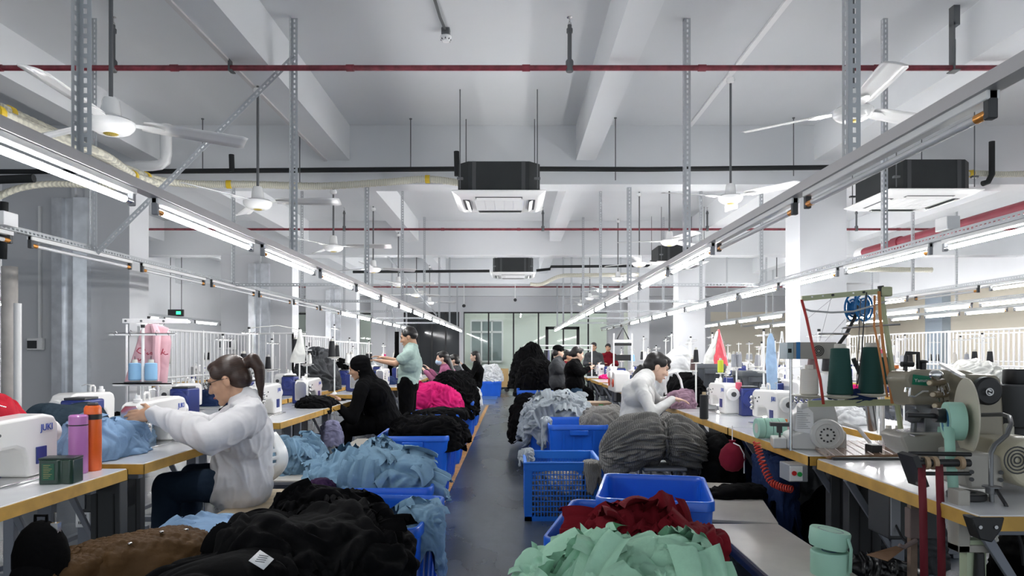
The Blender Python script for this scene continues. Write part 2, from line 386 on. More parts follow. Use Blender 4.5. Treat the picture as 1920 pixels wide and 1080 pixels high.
# diagonal and cross braces
strut((-3.31,5.40,2.10),(-1.74,5.40,3.66),'long diagonal perforated brace rising to the left aisle hanger','brace',wd=.045,name='diagonal_brace')
strut((-2.57,13.97,3.26),(-1.75,15.65,2.14),'thin dark diagonal brace near the far end of the left row','brace',wd=.03,name='diagonal_brace')
for i, y in enumerate(SY[2:7]):
    strut((-3.3,y,2.08),(-1.76,y,2.08),'perforated cross bar between the left lamp rails, %s from the camera' % ORD[i],'cross bar','cross bars between left lamp rails',wd=.04,name='cross_bar')
    strut((1.37,y,2.08),(2.93,y,2.08),'perforated cross bar between the right lamp rails, %s from the camera' % ORD[i],'cross bar','cross bars between right lamp rails',wd=.04,name='cross_bar')
# --- ceiling fans
def make_fan(rod):
    t = thing('ceiling_fan', '', 'ceiling fan')
    mk('hanging_rod', MB().cyl((0,0,.12),(0,0,rod),.011,n=10), M_iron, t)
    mk('canopy', MB().lathe([(.02,.0),(.035,.01),(.04,.03),(.034,.05),(.013,.055)],(0,0,rod-.075)), M_enamel, t)
    mk('down_rod_cover', MB().lathe([(.05,.045),(.05,.06),(.042,.13),(.034,.14),(.012,.142)]), M_enamel, t)
    mk('motor_housing', MB().lathe([(.02,-.05),(.062,-.049),(.092,-.036),(.11,-.018),(.117,-.002),(.117,.016),(.10,.028),(.055,.038),(.05,.05)],n=36), M_enamel, t)
    mk('medallion', MB().lathe([(.005,-.056),(.03,-.054),(.038,-.049)],n=20), M_gold, t)
    for j in range(3):
        a = 2*PI*j/3; R = Matrix.Rotation(a,4,'Z')
        k = MB(R); tl = math.radians(-13)
        pts = []
        for (r_, w0) in ((.15,.045),(.2,.055),(.4,.062),(.66,.068),(.69,.055)):
            for s in (-1,-.4,.4,1): pts.append((r_, s*w0, .02+s*w0*math.tan(tl)+.006*(1-s*s)))
        k.grid(pts,4,5)
        b = mk('fan_blade', k, M_enamel, t, solid=.003)
        k = MB(R); k.prism([(.10,-.028),(.2,-.035),(.26,-.01),(.26,.01),(.2,.035),(.10,.028)],.004,'z',.014); mk('blade_arm', k, M_enamel, b)
    return t
M_gold = mat('gold_medallion', (.55,.42,.08), .35, metal=.6, wave=(60,3,.6,'X'))
fl_ = [(-2.15,3.65,.6,2.515),(-2.15,5.75,.03,2.55),(-2.15,8.17,.05,2.55),(-2.15,10.5,.5,2.57),(-2.15,12.8,.1,2.57),(-2.15,15.2,.9,2.57),(-2.15,17.6,.3,2.57)]
fr_ = [(2.09,4.2,.36,2.77),(2.09,6.56,1.25,2.775),(2.09,9.13,.8,2.77),(2.09,11.3,.25,2.76),(2.09,13.6,.9,2.76),(2.09,16.2,.1,2.76),(2.09,18.6,.7,2.76),(2.09,20.9,.2,2.76)]
fp = {}
for side, ll in (('left',fl_),('right',fr_)):
    for i, (x,y,a,z) in enumerate(ll):
        zt = LZ if side == 'left' else CZ
        zt = min(zt, ztop(y)); rod = round(zt-z, 3); key = round(rod,2)
        lab = 'white three blade ceiling fan, %s from the camera on the %s side' % (ORD[i], side)
        if key not in fp:
            t = make_fan(rod); t.location = (x,y,z); t.rotation_euler = (0,0,a); tag(t, lab, None, 'ceiling fans'); fp[key] = t
        else: dup(fp[key], (x,y,z), a, lab, 'ceiling fans')
for i,(x,y) in enumerate(((5.6,14.5),(-6.3,17.5))):
    dup(list(fp.values())[0],(x,y,2.75),.4+i,'small distant ceiling fan beyond the %s columns' % ('right' if i==0 else 'left'),'ceiling fans')
# --- cassette air conditioners
M_acbody = mat('black_insulation', (.014,.017,.018), .6, var=.2, vscale=4)
def ac_unit(x, y, z, label, ceil=CZ, rz=0):
    t = thing('air_conditioner', label, 'air conditioner', (x,y,z), rz, 'cassette air conditioners')
    o = .42; c = .11
    poly = [(-o+c,-o),(o-c,-o),(o,-o+c),(o,o-c),(o-c,o),(-o+c,o),(-o,o-c),(-o,-o+c)]
    mk('insulated_body', MB().prism(poly,.30,'z',.18), M_acbody, t, smooth=False)
    k = MB()
    for sx in (-1,1):
        k.b2((sx*.25-.02,-o-.004,.03),(sx*.25+.02,-o,.33))
    mk('corner_strip', k, M_dark, t, smooth=False)
    a, b_, zt = .475, .46, .03
    mk('fascia_panel', MB().add([(-a,-a,zt),(a,-a,zt),(a,a,zt),(-a,a,zt),(-a,-a,.015),(a,-a,.015),(a,a,.015),(-a,a,.015),(-.40,-.40,-.02),(.40,-.40,-.02),(.40,.40,-.02),(-.40,.40,-.02)],
       [(3,2,1,0),(0,1,5,4),(1,2,6,5),(2,3,7,6),(3,0,4,7),(4,5,9,8),(5,6,10,9),(6,7,11,10),(7,4,8,11),(8,9,10,11)]), M_enamel, t, bevel=.012)
    k = MB(); n=0
    for i in range(22): k.b2((-.25,-.25+i*.0235,-.0265),(.25,-.25+i*.0235+.012,-.02))
    for i in range(6): k.b2((-.25+i*.1-.004,-.25,-.0275),(-.25+i*.1+.004,.25,-.02))
    mk('intake_grille', k, M_white, t, smooth=False)
    for q in range(4):
        R = Matrix.Rotation(q*PI/2,4,'Z'); k = MB(R); k.b2((-.24,.305,-.024),(.24,.375,-.019)); lo = mk('air_outlet', k, M_dark, t, smooth=False)
        k = MB(R); k.box((0,.335,-.03),(.46,.05,.005),Matrix.Rotation(.5,3,'X')); mk('louvre', k, M_enamel, lo, smooth=False)
    for sx in (-1,1):
        for sy in (-1,1):
            mk('hanger_rod', MB().cyl((sx*.39,sy*.44,.05),(sx*.39,sy*.44,ceil-z),.0055,n=8).b2((sx*.39-.03,sy*.44-.02,.14),(sx*.39+.03,sy*.44+.02,.16)), M_iron, t)
    return t
ac_unit(-.145,7.33,2.90,'black and white cassette air conditioner hanging over the aisle, the larger and nearer')
ac_unit(0,14.6,2.93,'small distant cassette air conditioner over the far aisle')
ac_unit(XZ(1712,6.9)+.17,7.25,ZZ(368,7.0),'cassette air conditioner hanging behind the right tube row')
ac_unit(XZ(1262,13.0)+.05,12.9,2.93,'distant cassette air conditioner half hidden by the right tube row')
# --- pipes
def pipe(name, pts, r, m, label, cat='pipe', n=10, group=None, parts=()):
    o = mk(name, MB().tube(pts, r, n), m); tag(o, label, cat, group); return o
def sprinkler_line(Y, z, x0, x1, label, ups):
    t = thing('sprinkler_pipe', label, 'pipe', (0,Y,z), 0, 'red sprinkler pipes')
    mk('main_pipe', MB().cyl((x0,0,0),(x1,0,0),.021,n=12), M_red, t)
    for x in ups:
        k = MB().cyl((x,0,.0),(x,0,CZ-z-.14),.0165,n=10).lathe([(.026,-.03),(.03,-.02),(.03,.05),(.024,.06)],(x,0,0),n=12)
        k.lathe([(.024,0),(.024,.03),(.018,.035)],(x,0,CZ-z-.2),n=12)
        a = mk('riser_pipe', k, M_iron, t)
        mk('sprinkler_head', MB().lathe([(.012,0),(.014,.02),(.006,.03),(.006,.06),(.022,.062),(.022,.066)],(x,0,CZ-z-.145),n=12), M_steel, a)
    for x in np.arange(math.ceil(x0),x1,1.35): mk('pipe_coupling', MB().cyl((x-.03,0,0),(x+.03,0,0),.026,n=12), M_red, t)
    return t
sprinkler_line(5.24,3.48,-8,8.2,'near red sprinkler pipe crossing the whole ceiling',(.434,-3.07))
sprinkler_line(12.13,3.48,-8,9,'second red sprinkler pipe crossing below the ceiling',(-3.0,.58-.05,3.45,6.1))
sprinkler_line(15.3,3.48,-8,9,'third red sprinkler pipe crossing further down the hall',(-3.5,2.8))
sprinkler_line(21.5,3.35,-8,9,'farthest thin sprinkler pipe before the back wall',(-3.5,2.8))
for x, nm in ((XZ(435,5.24),'left'),(XZ(1793,5.24)-.02,'right')):
    k = MB().b2((x-.018,5.21,3.46),(x-.006,5.27,3.82 if nm == 'right' else LZ)).b2((x-.03,5.20,3.45),(x+.03,5.28,3.458)).cyl((x+.012,5.24,3.5),(x+.012,5.24,3.7),.004,n=6)
    if nm == 'right': k.b2((x-.018,5.21,3.8),(x+.03,5.27,CZ))
    if nm == 'left': k = MB().b2((x-.012,5.2,3.45),(x+.012,5.28,3.458)).b2((x-.02,5.21,3.45),(x-.008,5.27,LZ+.02))
    tag(mk('pipe_bracket', k, M_iron, smooth=False), 'dark iron bracket holding the near red pipe on the %s' % nm, 'bracket')
# big red main on the right, along the hall
t = thing('fire_main_pipe','thick dark red fire main running along the hall on the right','pipe',(5.97,9,2.99))
mk('main_pipe', MB().cyl((0,-6,0),(0,2.7,0),.075,n=18), M_red2, t)
k = MB()
for y in (-1.3,1.6): k.cyl((0,y-.1,0),(0,y+.1,0),.095,n=18)
mk('pipe_coupling', k, M_red2, t); mk('branch_pipe', MB().cyl((0,-1.3,0),(0,-1.3,.95),.04,n=12), M_red2, t)
mk('pipe_end', MB().ell((0,2.7,0),(.1,.2,.1)), M_white, t)
for nm, pts in (('left',[(-6.2,7.72,3.34),(-4.3,7.72,3.34),(-.64,7.72,3.37),(-.56,7.66,3.35)]),('right',[(.30,7.72,3.37),(1.5,7.72,3.365),(3.78,7.72,3.39)])):
    pipe('refrigerant_pipe', pts, .028, M_foam, 'black foam clad refrigerant pipe on the %s of the near air conditioner' % nm, group='black refrigerant pipes')
pipe('refrigerant_pipe',[(XZ(857,7.5),7.5,ZZ(330,7.5)),(XZ(856,7.5),7.5,ZZ(284,7.5))],.03,M_foam,'short upright black foam pipe stub beside the near air conditioner')
pipe('refrigerant_pipe',[(XZ(435,7.7),7.7,ZZ(322,7.7)),(XZ(434,7.7),7.7,ZZ(290,7.7))],.03,M_foam,'short upright black foam pipe stub above the left pipe')
pipe('refrigerant_pipe',[(5.02,7.3,3.1),(5.08,7.3,3.12),(5.12,7.3,3.2),(5.12,7.3,3.55)],.03,M_foam,'bent black foam pipe beside the right air conditioner')
pipe('refrigerant_pipe',[(-3.4,14.5,3.0),(-.5,14.5,3.02)],.03,M_foam,'thin black pipe left of the distant air conditioner')
pipe('refrigerant_pipe',[(.5,14.5,3.03),(.78,14.4,3.05),(.8,14.4,3.1),(2.9,14.5,3.13)],.03,M_foam,'thin black pipe right of the distant air conditioner')
pipe('refrigerant_pipe',[(-6.1,5.4,2.62),(-5.6,5.6,2.66),(-4.0,5.7,2.75)],.035,M_foam,'thick black pipe behind the left tube row')
pipe('refrigerant_pipe',[(XZ(8,6.6),6.6,2.75),(XZ(5,6.6),6.6,2.2)],.035,M_foam,'black pipe dropping down at the left edge')
# wrapped drain hoses with yellow tapes
def hose(pts, r, label, tapes=()):
    t = thing('wrapped_hose', label, 'hose', tuple(pts[0]), 0, 'wrapped hoses')
    P_ = [Vector(p) for p in pts]; out = []
    for i in range(len(P_)-1):
        a, b_, c, d = P_[max(i-1,0)], P_[i], P_[i+1], P_[min(i+2,len(P_)-1)]
        for s in range(10):
            u = s/10; out.append(.5*((2*b_)+(c-a)*u+(2*a-5*b_+4*c-d)*u*u+(3*b_-a-3*c+d)*u**3))
    out.append(P_[-1])
    dense = []
    for i in range(len(out)-1):
        for s in range(3): dense.append(out[i].lerp(out[i+1],s/3))
    rs = [r*(1+.07*math.sin(i*2.2)) for i in range(len(dense))]
    mk('hose', MB().tube(dense, rs, 10), M_hose, t, world=True, angle=180)
    for q in tapes:
        i = int(q*(len(dense)-2)); mk('yellow_tape', MB().cyl(dense[i], dense[i]+(dense[i+1]-dense[i]).normalized()*.05, r*1.2, n=12), M_yel, t, world=True)
    return t
hose([P(-20,205,4.2),P(60,240,4.6),P(190,290,5.4),P(250,330,6.2),P(300,345,6.8)],.042,'lower of the two wrapped white hoses curving behind the near left fan',(.05,.75))
hose([P(0,203,4.6),P(130,262,5.4),P(240,318,6.4),P(330,343,7.2),P(480,346,7.45),P(600,349,7.5),P(720,342,7.5),P(800,336,7.5),P(862,343,7.5)],.038,'upper wrapped white hose running on to the near air conditioner',(.02,.3,.46,.88))
hose([P(-10,372,6.0),P(40,352,6.2),P(110,345,6.5),P(230,352,6.9)],.03,'wrapped white hose at the left edge behind the tube row')
hose([P(1805,328,7.4),P(1830,325,7.4),P(1880,327,7.4),P(1940,325,7.4)],.032,'wrapped white hose leaving the right air conditioner',(.2,))
hose([P(994,533,14.4),P(1015,533,14.4),P(1050,518,14.2),P(1090,516,14),P(1200,515,14)],.04,'distant wrapped hose leaving the small air conditioner')
hose([P(1590,505,9.5),P(1750,506,9.6)],.035,'wrapped hose behind the right white column')
# white drain pipe with elbow
pipe('drain_pipe',[P(312,234,7.6),P(312,290,7.6),P(310,302,7.6),P(300,309,7.6),P(285,311,7.6),P(225,313,7.6)],.056,M_white,'fat white plastic drain pipe with an elbow under the left beam',n=16)
pipe('drain_pipe',[(XZ(18,7.2),7.2,0),(XZ(18,7.2),7.2,2.2)],.075,mat('rusty_white',(.66,.62,.58),.5,var=.15,vscale=5),'stained white vertical drain pipe at the left edge',n=16)
pipe('drain_pipe',[(XZ(33,5.9),5.9,0),(XZ(33,5.9),5.9,1.72)],.03,M_white,'slim white standing pipe near the left edge',n=12)
# threaded rods hanging pipes
i = 0
for (x,y1,y2,Y) in ((770,236,322,7.75),(1154,229,338,7.72),(1488,222,330,7.72),(380,240,325,7.75),(562,240,345,7.6),(1607,256,312,7.6)):
    p = P(x,y1,Y); o = mk('threaded_rod', MB().cyl((p.x,Y,ZZ(y2,Y)),(p.x,Y,CZ),.006,n=8).cyl((p.x,Y,CZ-.01),(p.x,Y,CZ),.016,n=8), M_iron); i += 1
    nm = ['left of the near air conditioner','right of the near air conditioner','behind the near right fan','behind the drain pipe','behind the second left hanger','near the right column'][i-1]
    tag(o,'thin threaded ceiling rod %s' % nm,'rod','threaded pipe rods')
# smoke detector with conduit
t = thing('smoke_detector','small white smoke detector on a conduit under the ceiling','smoke detector',(XZ(836,6.0),6.0,0))
p = P(836,70,5.6); t.location = p; TM[t.name] = Matrix.Translation(p)
dz = CZ-p.z
mk('detector_body', MB().lathe([(.012,-.038),(.03,-.034),(.045,-.012),(.048,.004),(.04,.012)],n=24), M_white, t)
mk('mounting_box', MB().b2((-.035,-.035,.012),(.035,.035,.07)), M_iron, t, bevel=.006)
k = MB()
for i in range(8):
    a = i*PI/4; k.box((.037*math.cos(a),.037*math.sin(a),-.02),(.012,.008,.012),Matrix.Rotation(a,3,'Z'))
mk('sensor_slots', k, M_dark, t)
mk('conduit', MB().tube([(0,0,.05),(-.02,-.25,dz-.03),(-.05,-.8,dz-.012),(-.1,-1.6,dz-.012)],.012,8), M_iron, t)
# ================================================================ sewing tables, machines, thread stands
M_lam = mat('table_laminate', (.66,.67,.69), .22, var=.05, vscale=5, coat=.3)
M_edge = mat('yellow_wood_edge', (.62,.36,.07), .45, var=.22, vscale=9)
M_leg = mat('blue_grey_leg_paint', (.20,.215,.25), .4)
M_navy = mat('navy_motor_cover', (.018,.035,.20), .35, coat=.2)
M_machw = mat('machine_white', (.84,.83,.81), .28, coat=.3)
M_blueprint = mat('blue_lettering', (.03,.08,.42), .5)
M_led = mat('needle_lamp', (1,.97,.88), .3, emit=9)
TZ = .78
def make_table(x0, x1, y0, y1, label, side, group, near=False):
    t = thing('sewing_table', label, 'table', ((x0+x1)/2,(y0+y1)/2,0), 0, group)
    k = MB().b2((x0+.004,y0+.004,TZ-.045),(x1-.004,y1-.004,TZ)); mk('table_top', k, M_lam, t, world=True, bevel=.003)
    k = MB().b2((x0-.0,y0,TZ-.05),(x1,y0+.006,TZ-.004)).b2((x0,y1-.006,TZ-.05),(x1,y1,TZ-.004)).b2((x0,y0,TZ-.05),(x0+.006,y1,TZ-.004)).b2((x1-.006,y0,TZ-.05),(x1,y1,TZ-.004))
    mk('edge_band', k, M_edge, t, world=True, smooth=False)
    for y in (y0+.12, y1-.12):
        k = MB(); xa, xb = x0+.08, x1-.08; xm = (xa+xb)/2
        k.b2((xa,y-.02,TZ-.09),(xb,y+.02,TZ-.05)).b2((xm-.03,y-.02,.06),(xm+.03,y+.02,TZ-.05)).b2((xa,y-.02,.025),(xb,y+.02,.065))
        k.add([(xa,y-.01,TZ-.09),(xa+.04,y-.01,TZ-.09),(xm,y-.01,.36),(xm,y-.01,.32),(xa,y+.01,TZ-.09),(xa+.04,y+.01,TZ-.09),(xm,y+.01,.36),(xm,y+.01,.32)],[(0,1,2,3),(7,6,5,4),(0,4,5,1),(1,5,6,2),(3,2,6,7),(0,3,7,4)])
        for xx in (xa+.03, xb-.03): k.b2((xx-.02,y-.025,0),(xx+.02,y+.025,.025))
        mk('table_leg', k, M_leg, t, world=True, bevel=.003)
    k = MB().b2((x0+.1,y0+.12,.03),(x0+.14,y1-.12,.06)); mk('stretcher', k, M_leg, t, world=True, smooth=False)
    return t
def under_box(x0, x1, y, label):
    t = thing('control_box', label, 'control box', (x0,y,TZ-.05), 0, 'control boxes under the tables')
    mk('box_body', MB().b2((0,-.09,-.24),(x1-x0,.09,-.0)), M_dark, t, bevel=.008)
    mk('front_panel', MB().b2((.005,-.097,-.22),(.045,-.09,-.03)), M_grey, t); return t
def pedal(x, y, label):
    t = thing('foot_pedal', label, 'pedal', (x,y,0.03), 0, 'foot pedals')
    mk('pedal_plate', MB().box((0,0,.04),(.22,.3,.015),Matrix.Rotation(.2,3,'X')), M_iron, t)
    mk('pitman_rod', MB().cyl((.09,.1,.05),(.09,.1,.5),.006,n=8).b2((-.11,-.02,-.005),(.11,.02,.04)), M_steel, t); return t
def make_lockstitch(logo=True):
    t = thing('sewing_machine', '', 'sewing machine')
    mk('machine_bed', MB().b2((-.25,-.09,0),(.25,.09,.012)), M_steel, t, bevel=.003)
    prof = [(-.245,.055),(-.25,.20),(-.235,.235),(-.20,.25),(-.05,.256),(.16,.262),(.215,.25),(.24,.215),(.24,.012),(.055,.012),(.05,.09),(.03,.125),(-.01,.14),(-.13,.138),(-.15,.12),(-.155,.055)]
    mk('arm', MB().prism(prof,.125,'y',0), M_machw, t, bevel=.022, seg=4)
    mk('face_plate', MB().prism([(-.05,.06),(.05,.06),(.052,.21),(.03,.235),(-.03,.235),(-.052,.21)],.006,'x',-.253), M_steel, t, bevel=.002)
    mk('needle_bar', MB().cyl((-.2,0,.02),(-.2,0,.08),.0035,n=8).cyl((-.185,0,.03),(-.185,0,.07),.005,n=8), M_steel, t)
    mk('presser_foot', MB().b2((-.2,-.018,.013),(-.18,.012,.02)).b2((-.19,-.004,.02),(-.18,.004,.05)), M_steel, t)
    mk('needle_lamp', MB().cyl((-.165,.0,.052),(-.165,0,.058),.012,n=12), M_led, t)
    k = MB().lathe([(.016,0),(.05,.002),(.053,.01),(.053,.026),(.048,.034),(.02,.036),(.018,.03)],(.243,-.005,.175),Matrix.Rotation(PI/2,3,'Y'),n=28)
    hw = mk('handwheel', k, M_machw, t)
    mk('wheel_hub', MB().cyl((.279,-.005,.175),(.288,-.005,.175),.02,n=20), M_dark, hw)
    k = MB().b2((.10,.05,.0),(.31,.20,.225)); bx = mk('motor_cover', k, M_navy, t, bevel=.012)
    mk('cover_disc', MB().lathe([(.070,0),(.070,.012),(.057,.02),(.033,.021),(.028,.014),(.008,.014)],(.31,.125,.14),Matrix.Rotation(PI/2,3,'Y'),n=28), M_navy, bx)
    mk('cover_top', MB().b2((.15,.06,.225),(.29,.19,.24)), M_dark, bx, bevel=.004)
    for z in (.12,.155,.19): mk('tension_knob', MB().lathe([(.016,0),(.017,.006),(.006,.01),(.017,.014),(.012,.02),(.004,.026)],(-.215,-.062,z),Matrix.Rotation(PI/2,3,'X'),n=12), M_steel, t)
    for x, z in ((-.17,.19),(-.13,.17),(-.1,.2)): mk('screw', MB().cyl((x,-.06,z),(x,-.067,z),.006,n=8), M_dark, t)
    k = MB().tube([(-.12,0,.25),(-.12,0,.285),(-.105,0,.297),(-.085,0,.297),(-.07,0,.285),(-.07,0,.25)],.007,8); mk('carry_handle', k, M_machw, t)
    mk('oil_window', MB().lathe([(.022,0),(.022,.018),(.013,.022),(.012,.04)],(-.19,0,.248),n=16), M_white, t)
    k = MB().cyl((-.02,.03,.25),(-.02,.03,.31),.0025,n=6).tube([(-.02,.03,.305),(.0,.02,.31),(.02,.0,.30)],.0022,6); mk('thread_guide', k, M_steel, t)
    mk('control_pad', MB().b2((.10,-.068,.06),(.16,-.062,.13)), M_navy, t, bevel=.002)
    if logo:
        R = Matrix.Translation((.165,-.0640,.205)) @ Matrix.Rotation(PI/2,4,'X'); textmesh('maker_logo','JUKI',.040,M_blueprint,t,R)
    return t
machine0 = [None]
def machine(x, y, rz, label, group='lockstitch machines', z=TZ):
    if machine0[0] is None:
        t = make_lockstitch(); t.location = (x,y,z); t.rotation_euler = (0,0,rz); tag(t, label, None, group); machine0[0] = t; return t
    return dup(machine0[0], (x,y,z), rz, label, group)
LFT, RGT = PI/2, -PI/2
# -- main left line
for i, (a, b_) in enumerate(((1.75,3.05),(3.18,4.38),(5.04,6.2),(6.22,7.4),(8.35,9.65),(10.1,11.3),(11.9,13.6),(13.9,15.1),(15.3,16.5))):
    make_table(-2.28,-1.72,a,b_,'grey topped sewing table with yellow edge, %s on the left of the aisle' % ORD[i],-1,'left aisle tables')
    under_box(-2.2,-2.0,a+.35,'dark control box under the %s left aisle table' % ORD[i])
    pedal(-1.85,(a+b_)/2,'foot pedal under the %s left aisle table' % ORD[i])
machine(-2.02,2.70,LFT,'white machine with blue lettering at the left edge beside the bottles','lockstitch machines left of the aisle')
for i,(y,nm) in enumerate(((3.86,'right in front of the woman in the white coat'),(5.55,'behind the white coat with a control pad'),(6.75,'used by the hooded worker'),(8.95,'beyond the hooded worker beside the standing man'),(10.6,'behind the standing man'),(12.4,'used by the masked woman'),(14.4,'used by the distant worker in black'))):
    machine(-2.02,y,LFT,'white sewing machine %s' % nm,'lockstitch machines left of the aisle')
# -- opposite left line, seen from its back
for i in range(8):
    y = 3.7+i*1.32
    make_table(-3.1,-2.52,y,y+1.28,'grey topped table of the rear left line, %s from the camera' % ORD[i],-1,'rear left tables')
    machine(-2.8,y+.75,RGT,'navy backed white sewing machine on the rear left line, %s from the camera' % ORD[i],'machines of the rear left line')
# -- main right line
for i, (a, b_) in enumerate(((2.17,3.33),(3.42,4.70),(4.71,5.87),(5.88,7.6),(8.0,9.2),(9.3,11.4),(11.8,13.0),(13.6,14.8))):
    make_table(1.48,2.12,a,b_,'grey topped sewing table with yellow edge, %s on the right of the aisle' % ORD[i],1,'right aisle tables')
    under_box(1.62,1.84,b_-.3,'dark control box under the %s right aisle table' % ORD[i])
for i,(y,nm) in enumerate(((4.72,'with a navy cover beside the mint elastic rolls'),(5.83,'worked by the woman in the white sweater'),(8.5,'behind the woman in the white sweater'),(10.1,'right of the woman in the black sweater'),(12.4,'in the distance on the right line'),(14.1,'farthest on the right line'))):
    machine(1.80,y,RGT,'white sewing machine %s' % nm,'lockstitch machines right of the aisle')
# -- opposite right line and farther lines
for i in range(7):
    y = 4.2+i*1.45
    make_table(2.3,2.9,y,y+1.36,'grey table of the second right line, %s from the camera' % ORD[i],1,'second right line tables')
    if i: machine(2.62,y+.7,LFT,'white sewing machine on the second right line, %s from the camera' % ORD[i-1],'machines of the second right line')
M_gr2 = [('fifth line',4.75,RGT,5.4,9),('rack line',6.1,LFT,7.0,8),('wall line',8.3,RGT,9.3,8)]
for nm, X, rz, y0, n in M_gr2:
    for i in range(n):
        y = y0+i*1.45
        make_table(X-.3,X+.3,y,y+1.36,'distant grey sewing table of the %s on the right, %s along' % (nm,ORD[i]),1,'%s tables' % nm)
        machine(X,y+.7,rz,'distant white sewing machine of the %s on the right, %s along' % (nm,ORD[i]),'%s machines' % nm)
for i in range(7):
    y = 9.5+i*1.5
    make_table(-6.4,-5.8,y,y+1.36,'distant grey sewing table beyond the left columns, %s along' % ORD[i],-1,'tables beyond the left columns')
    machine(-6.1,y+.7,LFT,'distant white sewing machine beyond the left columns, %s along' % ORD[i],'machines beyond the left columns')
# ---------------- thread cones
_cone = {}
def cone(p, m, label, r=.032, h=.11, kind='cone', group='thread cones', tip=None):
    key = (m.name, r, h, kind)
    if key in _cone: return dup(_cone[key], p, 0, label, group)
    t = thing('thread_cone', label, 'thread cone', p, 0, group)
    pr = [(r*.9,.006),(r,.012)]
    n = 9
    for i in range(n):
        z = .015+(h-.03)*i/(n-1); rr = r*(1-(.28 if kind == 'cone' else .04)*i/(n-1)); pr += [(rr,z),(rr*.985,z+.004)]
    pr += [(pr[-1][0]*.72,h-.008)]
    mk('thread', MB().lathe(pr,n=22), m, t, angle=60)
    mk('paper_core', MB().lathe([(r*.8,0),(r*.8,.008),(r*.5,.01),(r*.45,h),(r*.42,h+.012),(r*.2,h+.012)],n=16), tip or M_core, t)
    _cone[key] = t; return t
M_core = mat('paper_core', (.62,.60,.54), .8)
def thr(n, c): return mat('thread_'+n, c, .75, wave=(70,1.2,.12,'Z'))
T_blue = thr('sky_blue',(.27,.50,.74)); T_black = thr('black',(.012,.012,.015)); T_white = thr('white',(.82,.82,.80)); T_green = thr('bottle_green',(.008,.06,.05))
T_mint = thr('mint',(.42,.70,.58)); T_lime = thr('lime',(.55,.62,.04)); T_pink = thr('hot_pink',(.75,.03,.22)); T_grey = thr('grey',(.33,.34,.37)); T_brown = thr('brown',(.10,.06,.06)); T_cream = thr('cream',(.66,.63,.57)); T_rose = thr('rose',(.62,.10,.16)); T_lilac=thr('lilac',(.42,.36,.6))
def stand(x, y, rz, label, cones=(), ph=.36, top=.72, z=TZ, who='', arms=True, m=None, sp=.12):
    """thread stand, local x = along its bar"""
    m = m or M_enamel
    t = thing('thread_stand', label, 'thread stand', (x,y,z), rz, 'thread stands')
    mk('pole', MB().cyl((0,0,0),(0,0,top),.009,n=10).lathe([(.03,0),(.028,.008),(.012,.02)],n=14), m, t)
    mk('pole_cap', MB().cyl((0,0,top),(0,0,top+.018),.012,n=10), M_black, t)
    k = MB().b2((-.17,-.009,ph-.012),(.17,.009,ph-.004)).b2((-.17,-.009,ph-.022),(.17,-.006,ph-.004)); mk('lower_arm', k, m, t)
    if arms:
        k = MB().b2((-.19,-.010,top-.035),(.19,.010,top-.031)).b2((-.19,-.010,top-.045),(.19,-.008,top-.031)); ua = mk('upper_arm', k, m, t)
        k = MB()
        for xx in (-.15,-.06,.09,.16): k.tube([(xx,0,top-.03),(xx,-.02,top-.015),(xx,-.035,top-.03),(xx,-.02,top-.045)],.002,6)
        mk('thread_eyelets', k, M_steel, ua)
    M4 = TM[t.name]
    for j, xx in enumerate((-sp,sp)):
        mk('spool_plate', MB().lathe([(.02,ph-.006),(.055,ph-.003),(.058,ph+.002),(.05,ph+.003),(.003,ph+.004)],(xx,0,0),n=20).cyl((xx,0,ph),(xx,0,ph+.15),.002,n=6), M_dark if who == 'first' else m, t)
        if j < len(cones) and cones[j]:
            p = M4 @ Vector((xx,0,ph+.005)); q = cones[j]
            cone(tuple(p), q[0], q[1], *(q[2:]))
    return t
CN = {'T_blue':'sky blue','T_black':'black','T_white':'white','T_cream':'cream','T_grey':'grey','T_brown':'dark brown','T_pink':'hot pink','T_lilac':'lilac'}
def auto_stands(prefix, X, ys, rz, cols, seed):
    rnd = random.Random(seed)
    for i, y in enumerate(ys):
        a, b_ = rnd.choice(cols), rnd.choice(cols)
        f = lambda c, s: (globals()[c], '%s thread cone, %s on the %s stand of the %s' % (CN[c], s, ORD[i], prefix), .033, .13 if c != 'T_black' else .15, 'cone', 'thread cones of the '+prefix)
        stand(X, y, rz, 'thread stand, %s from the camera on the %s' % (ORD[i], prefix), (f(a,'left'), f(b_,'right') if rnd.random() > .25 else None), ph=.34+rnd.uniform(-.03,.05), top=.68+rnd.uniform(-.1,.1))
stand(XZ(268,3.95),3.95,0,'thread stand with dark plates and two sky blue cones at left',((T_blue,'sky blue thread cone, the left of two under the pink bag',.034,.115,'tube'),(T_blue,'sky blue thread cone, the right of two under the pink bag',.034,.115,'tube')),ph=.345,top=.66,who='first',sp=.047)
stand(-2.3,5.95,PI/2,'thread stand with one black cone beside the clear plastic bag',((T_black,'black thread cone on the stand with the clear plastic bag',.034,.17),),ph=.34,top=.72)
stand(-2.3,7.35,PI/2,'thread stand with a tall black cone left of the hooded worker',((T_black,'tall black thread cone left of the hooded worker',.04,.24,'tube'),),ph=.42,top=.76)
stand(-2.25,8.6,PI/2,'thread stand with black cones reached by the standing man',((T_black,'fat black cone held near the hands of the standing man',.045,.21),(T_black,'smaller black cone beside the hands of the standing man',.035,.16)),ph=.45,top=.85)
auto_stands('left aisle line',-2.3,(9.6,10.9,12.1,13.3,14.6,15.8),PI/2,('T_black','T_white','T_white','T_pink'),3)
auto_stands('rear left line',-2.72,(5.1,6.4,7.7,9.0,10.3,11.6),PI/2,('T_black','T_white','T_cream'),5)
auto_stands('right aisle line',2.16,(7.4,8.3,9.3,10.3,11.3,12.4,13.6),PI/2,('T_white','T_blue','T_white','T_black'),9)
auto_stands('second right line',2.24,(5.0,6.1),PI/2,('T_white','T_black','T_brown'),11)
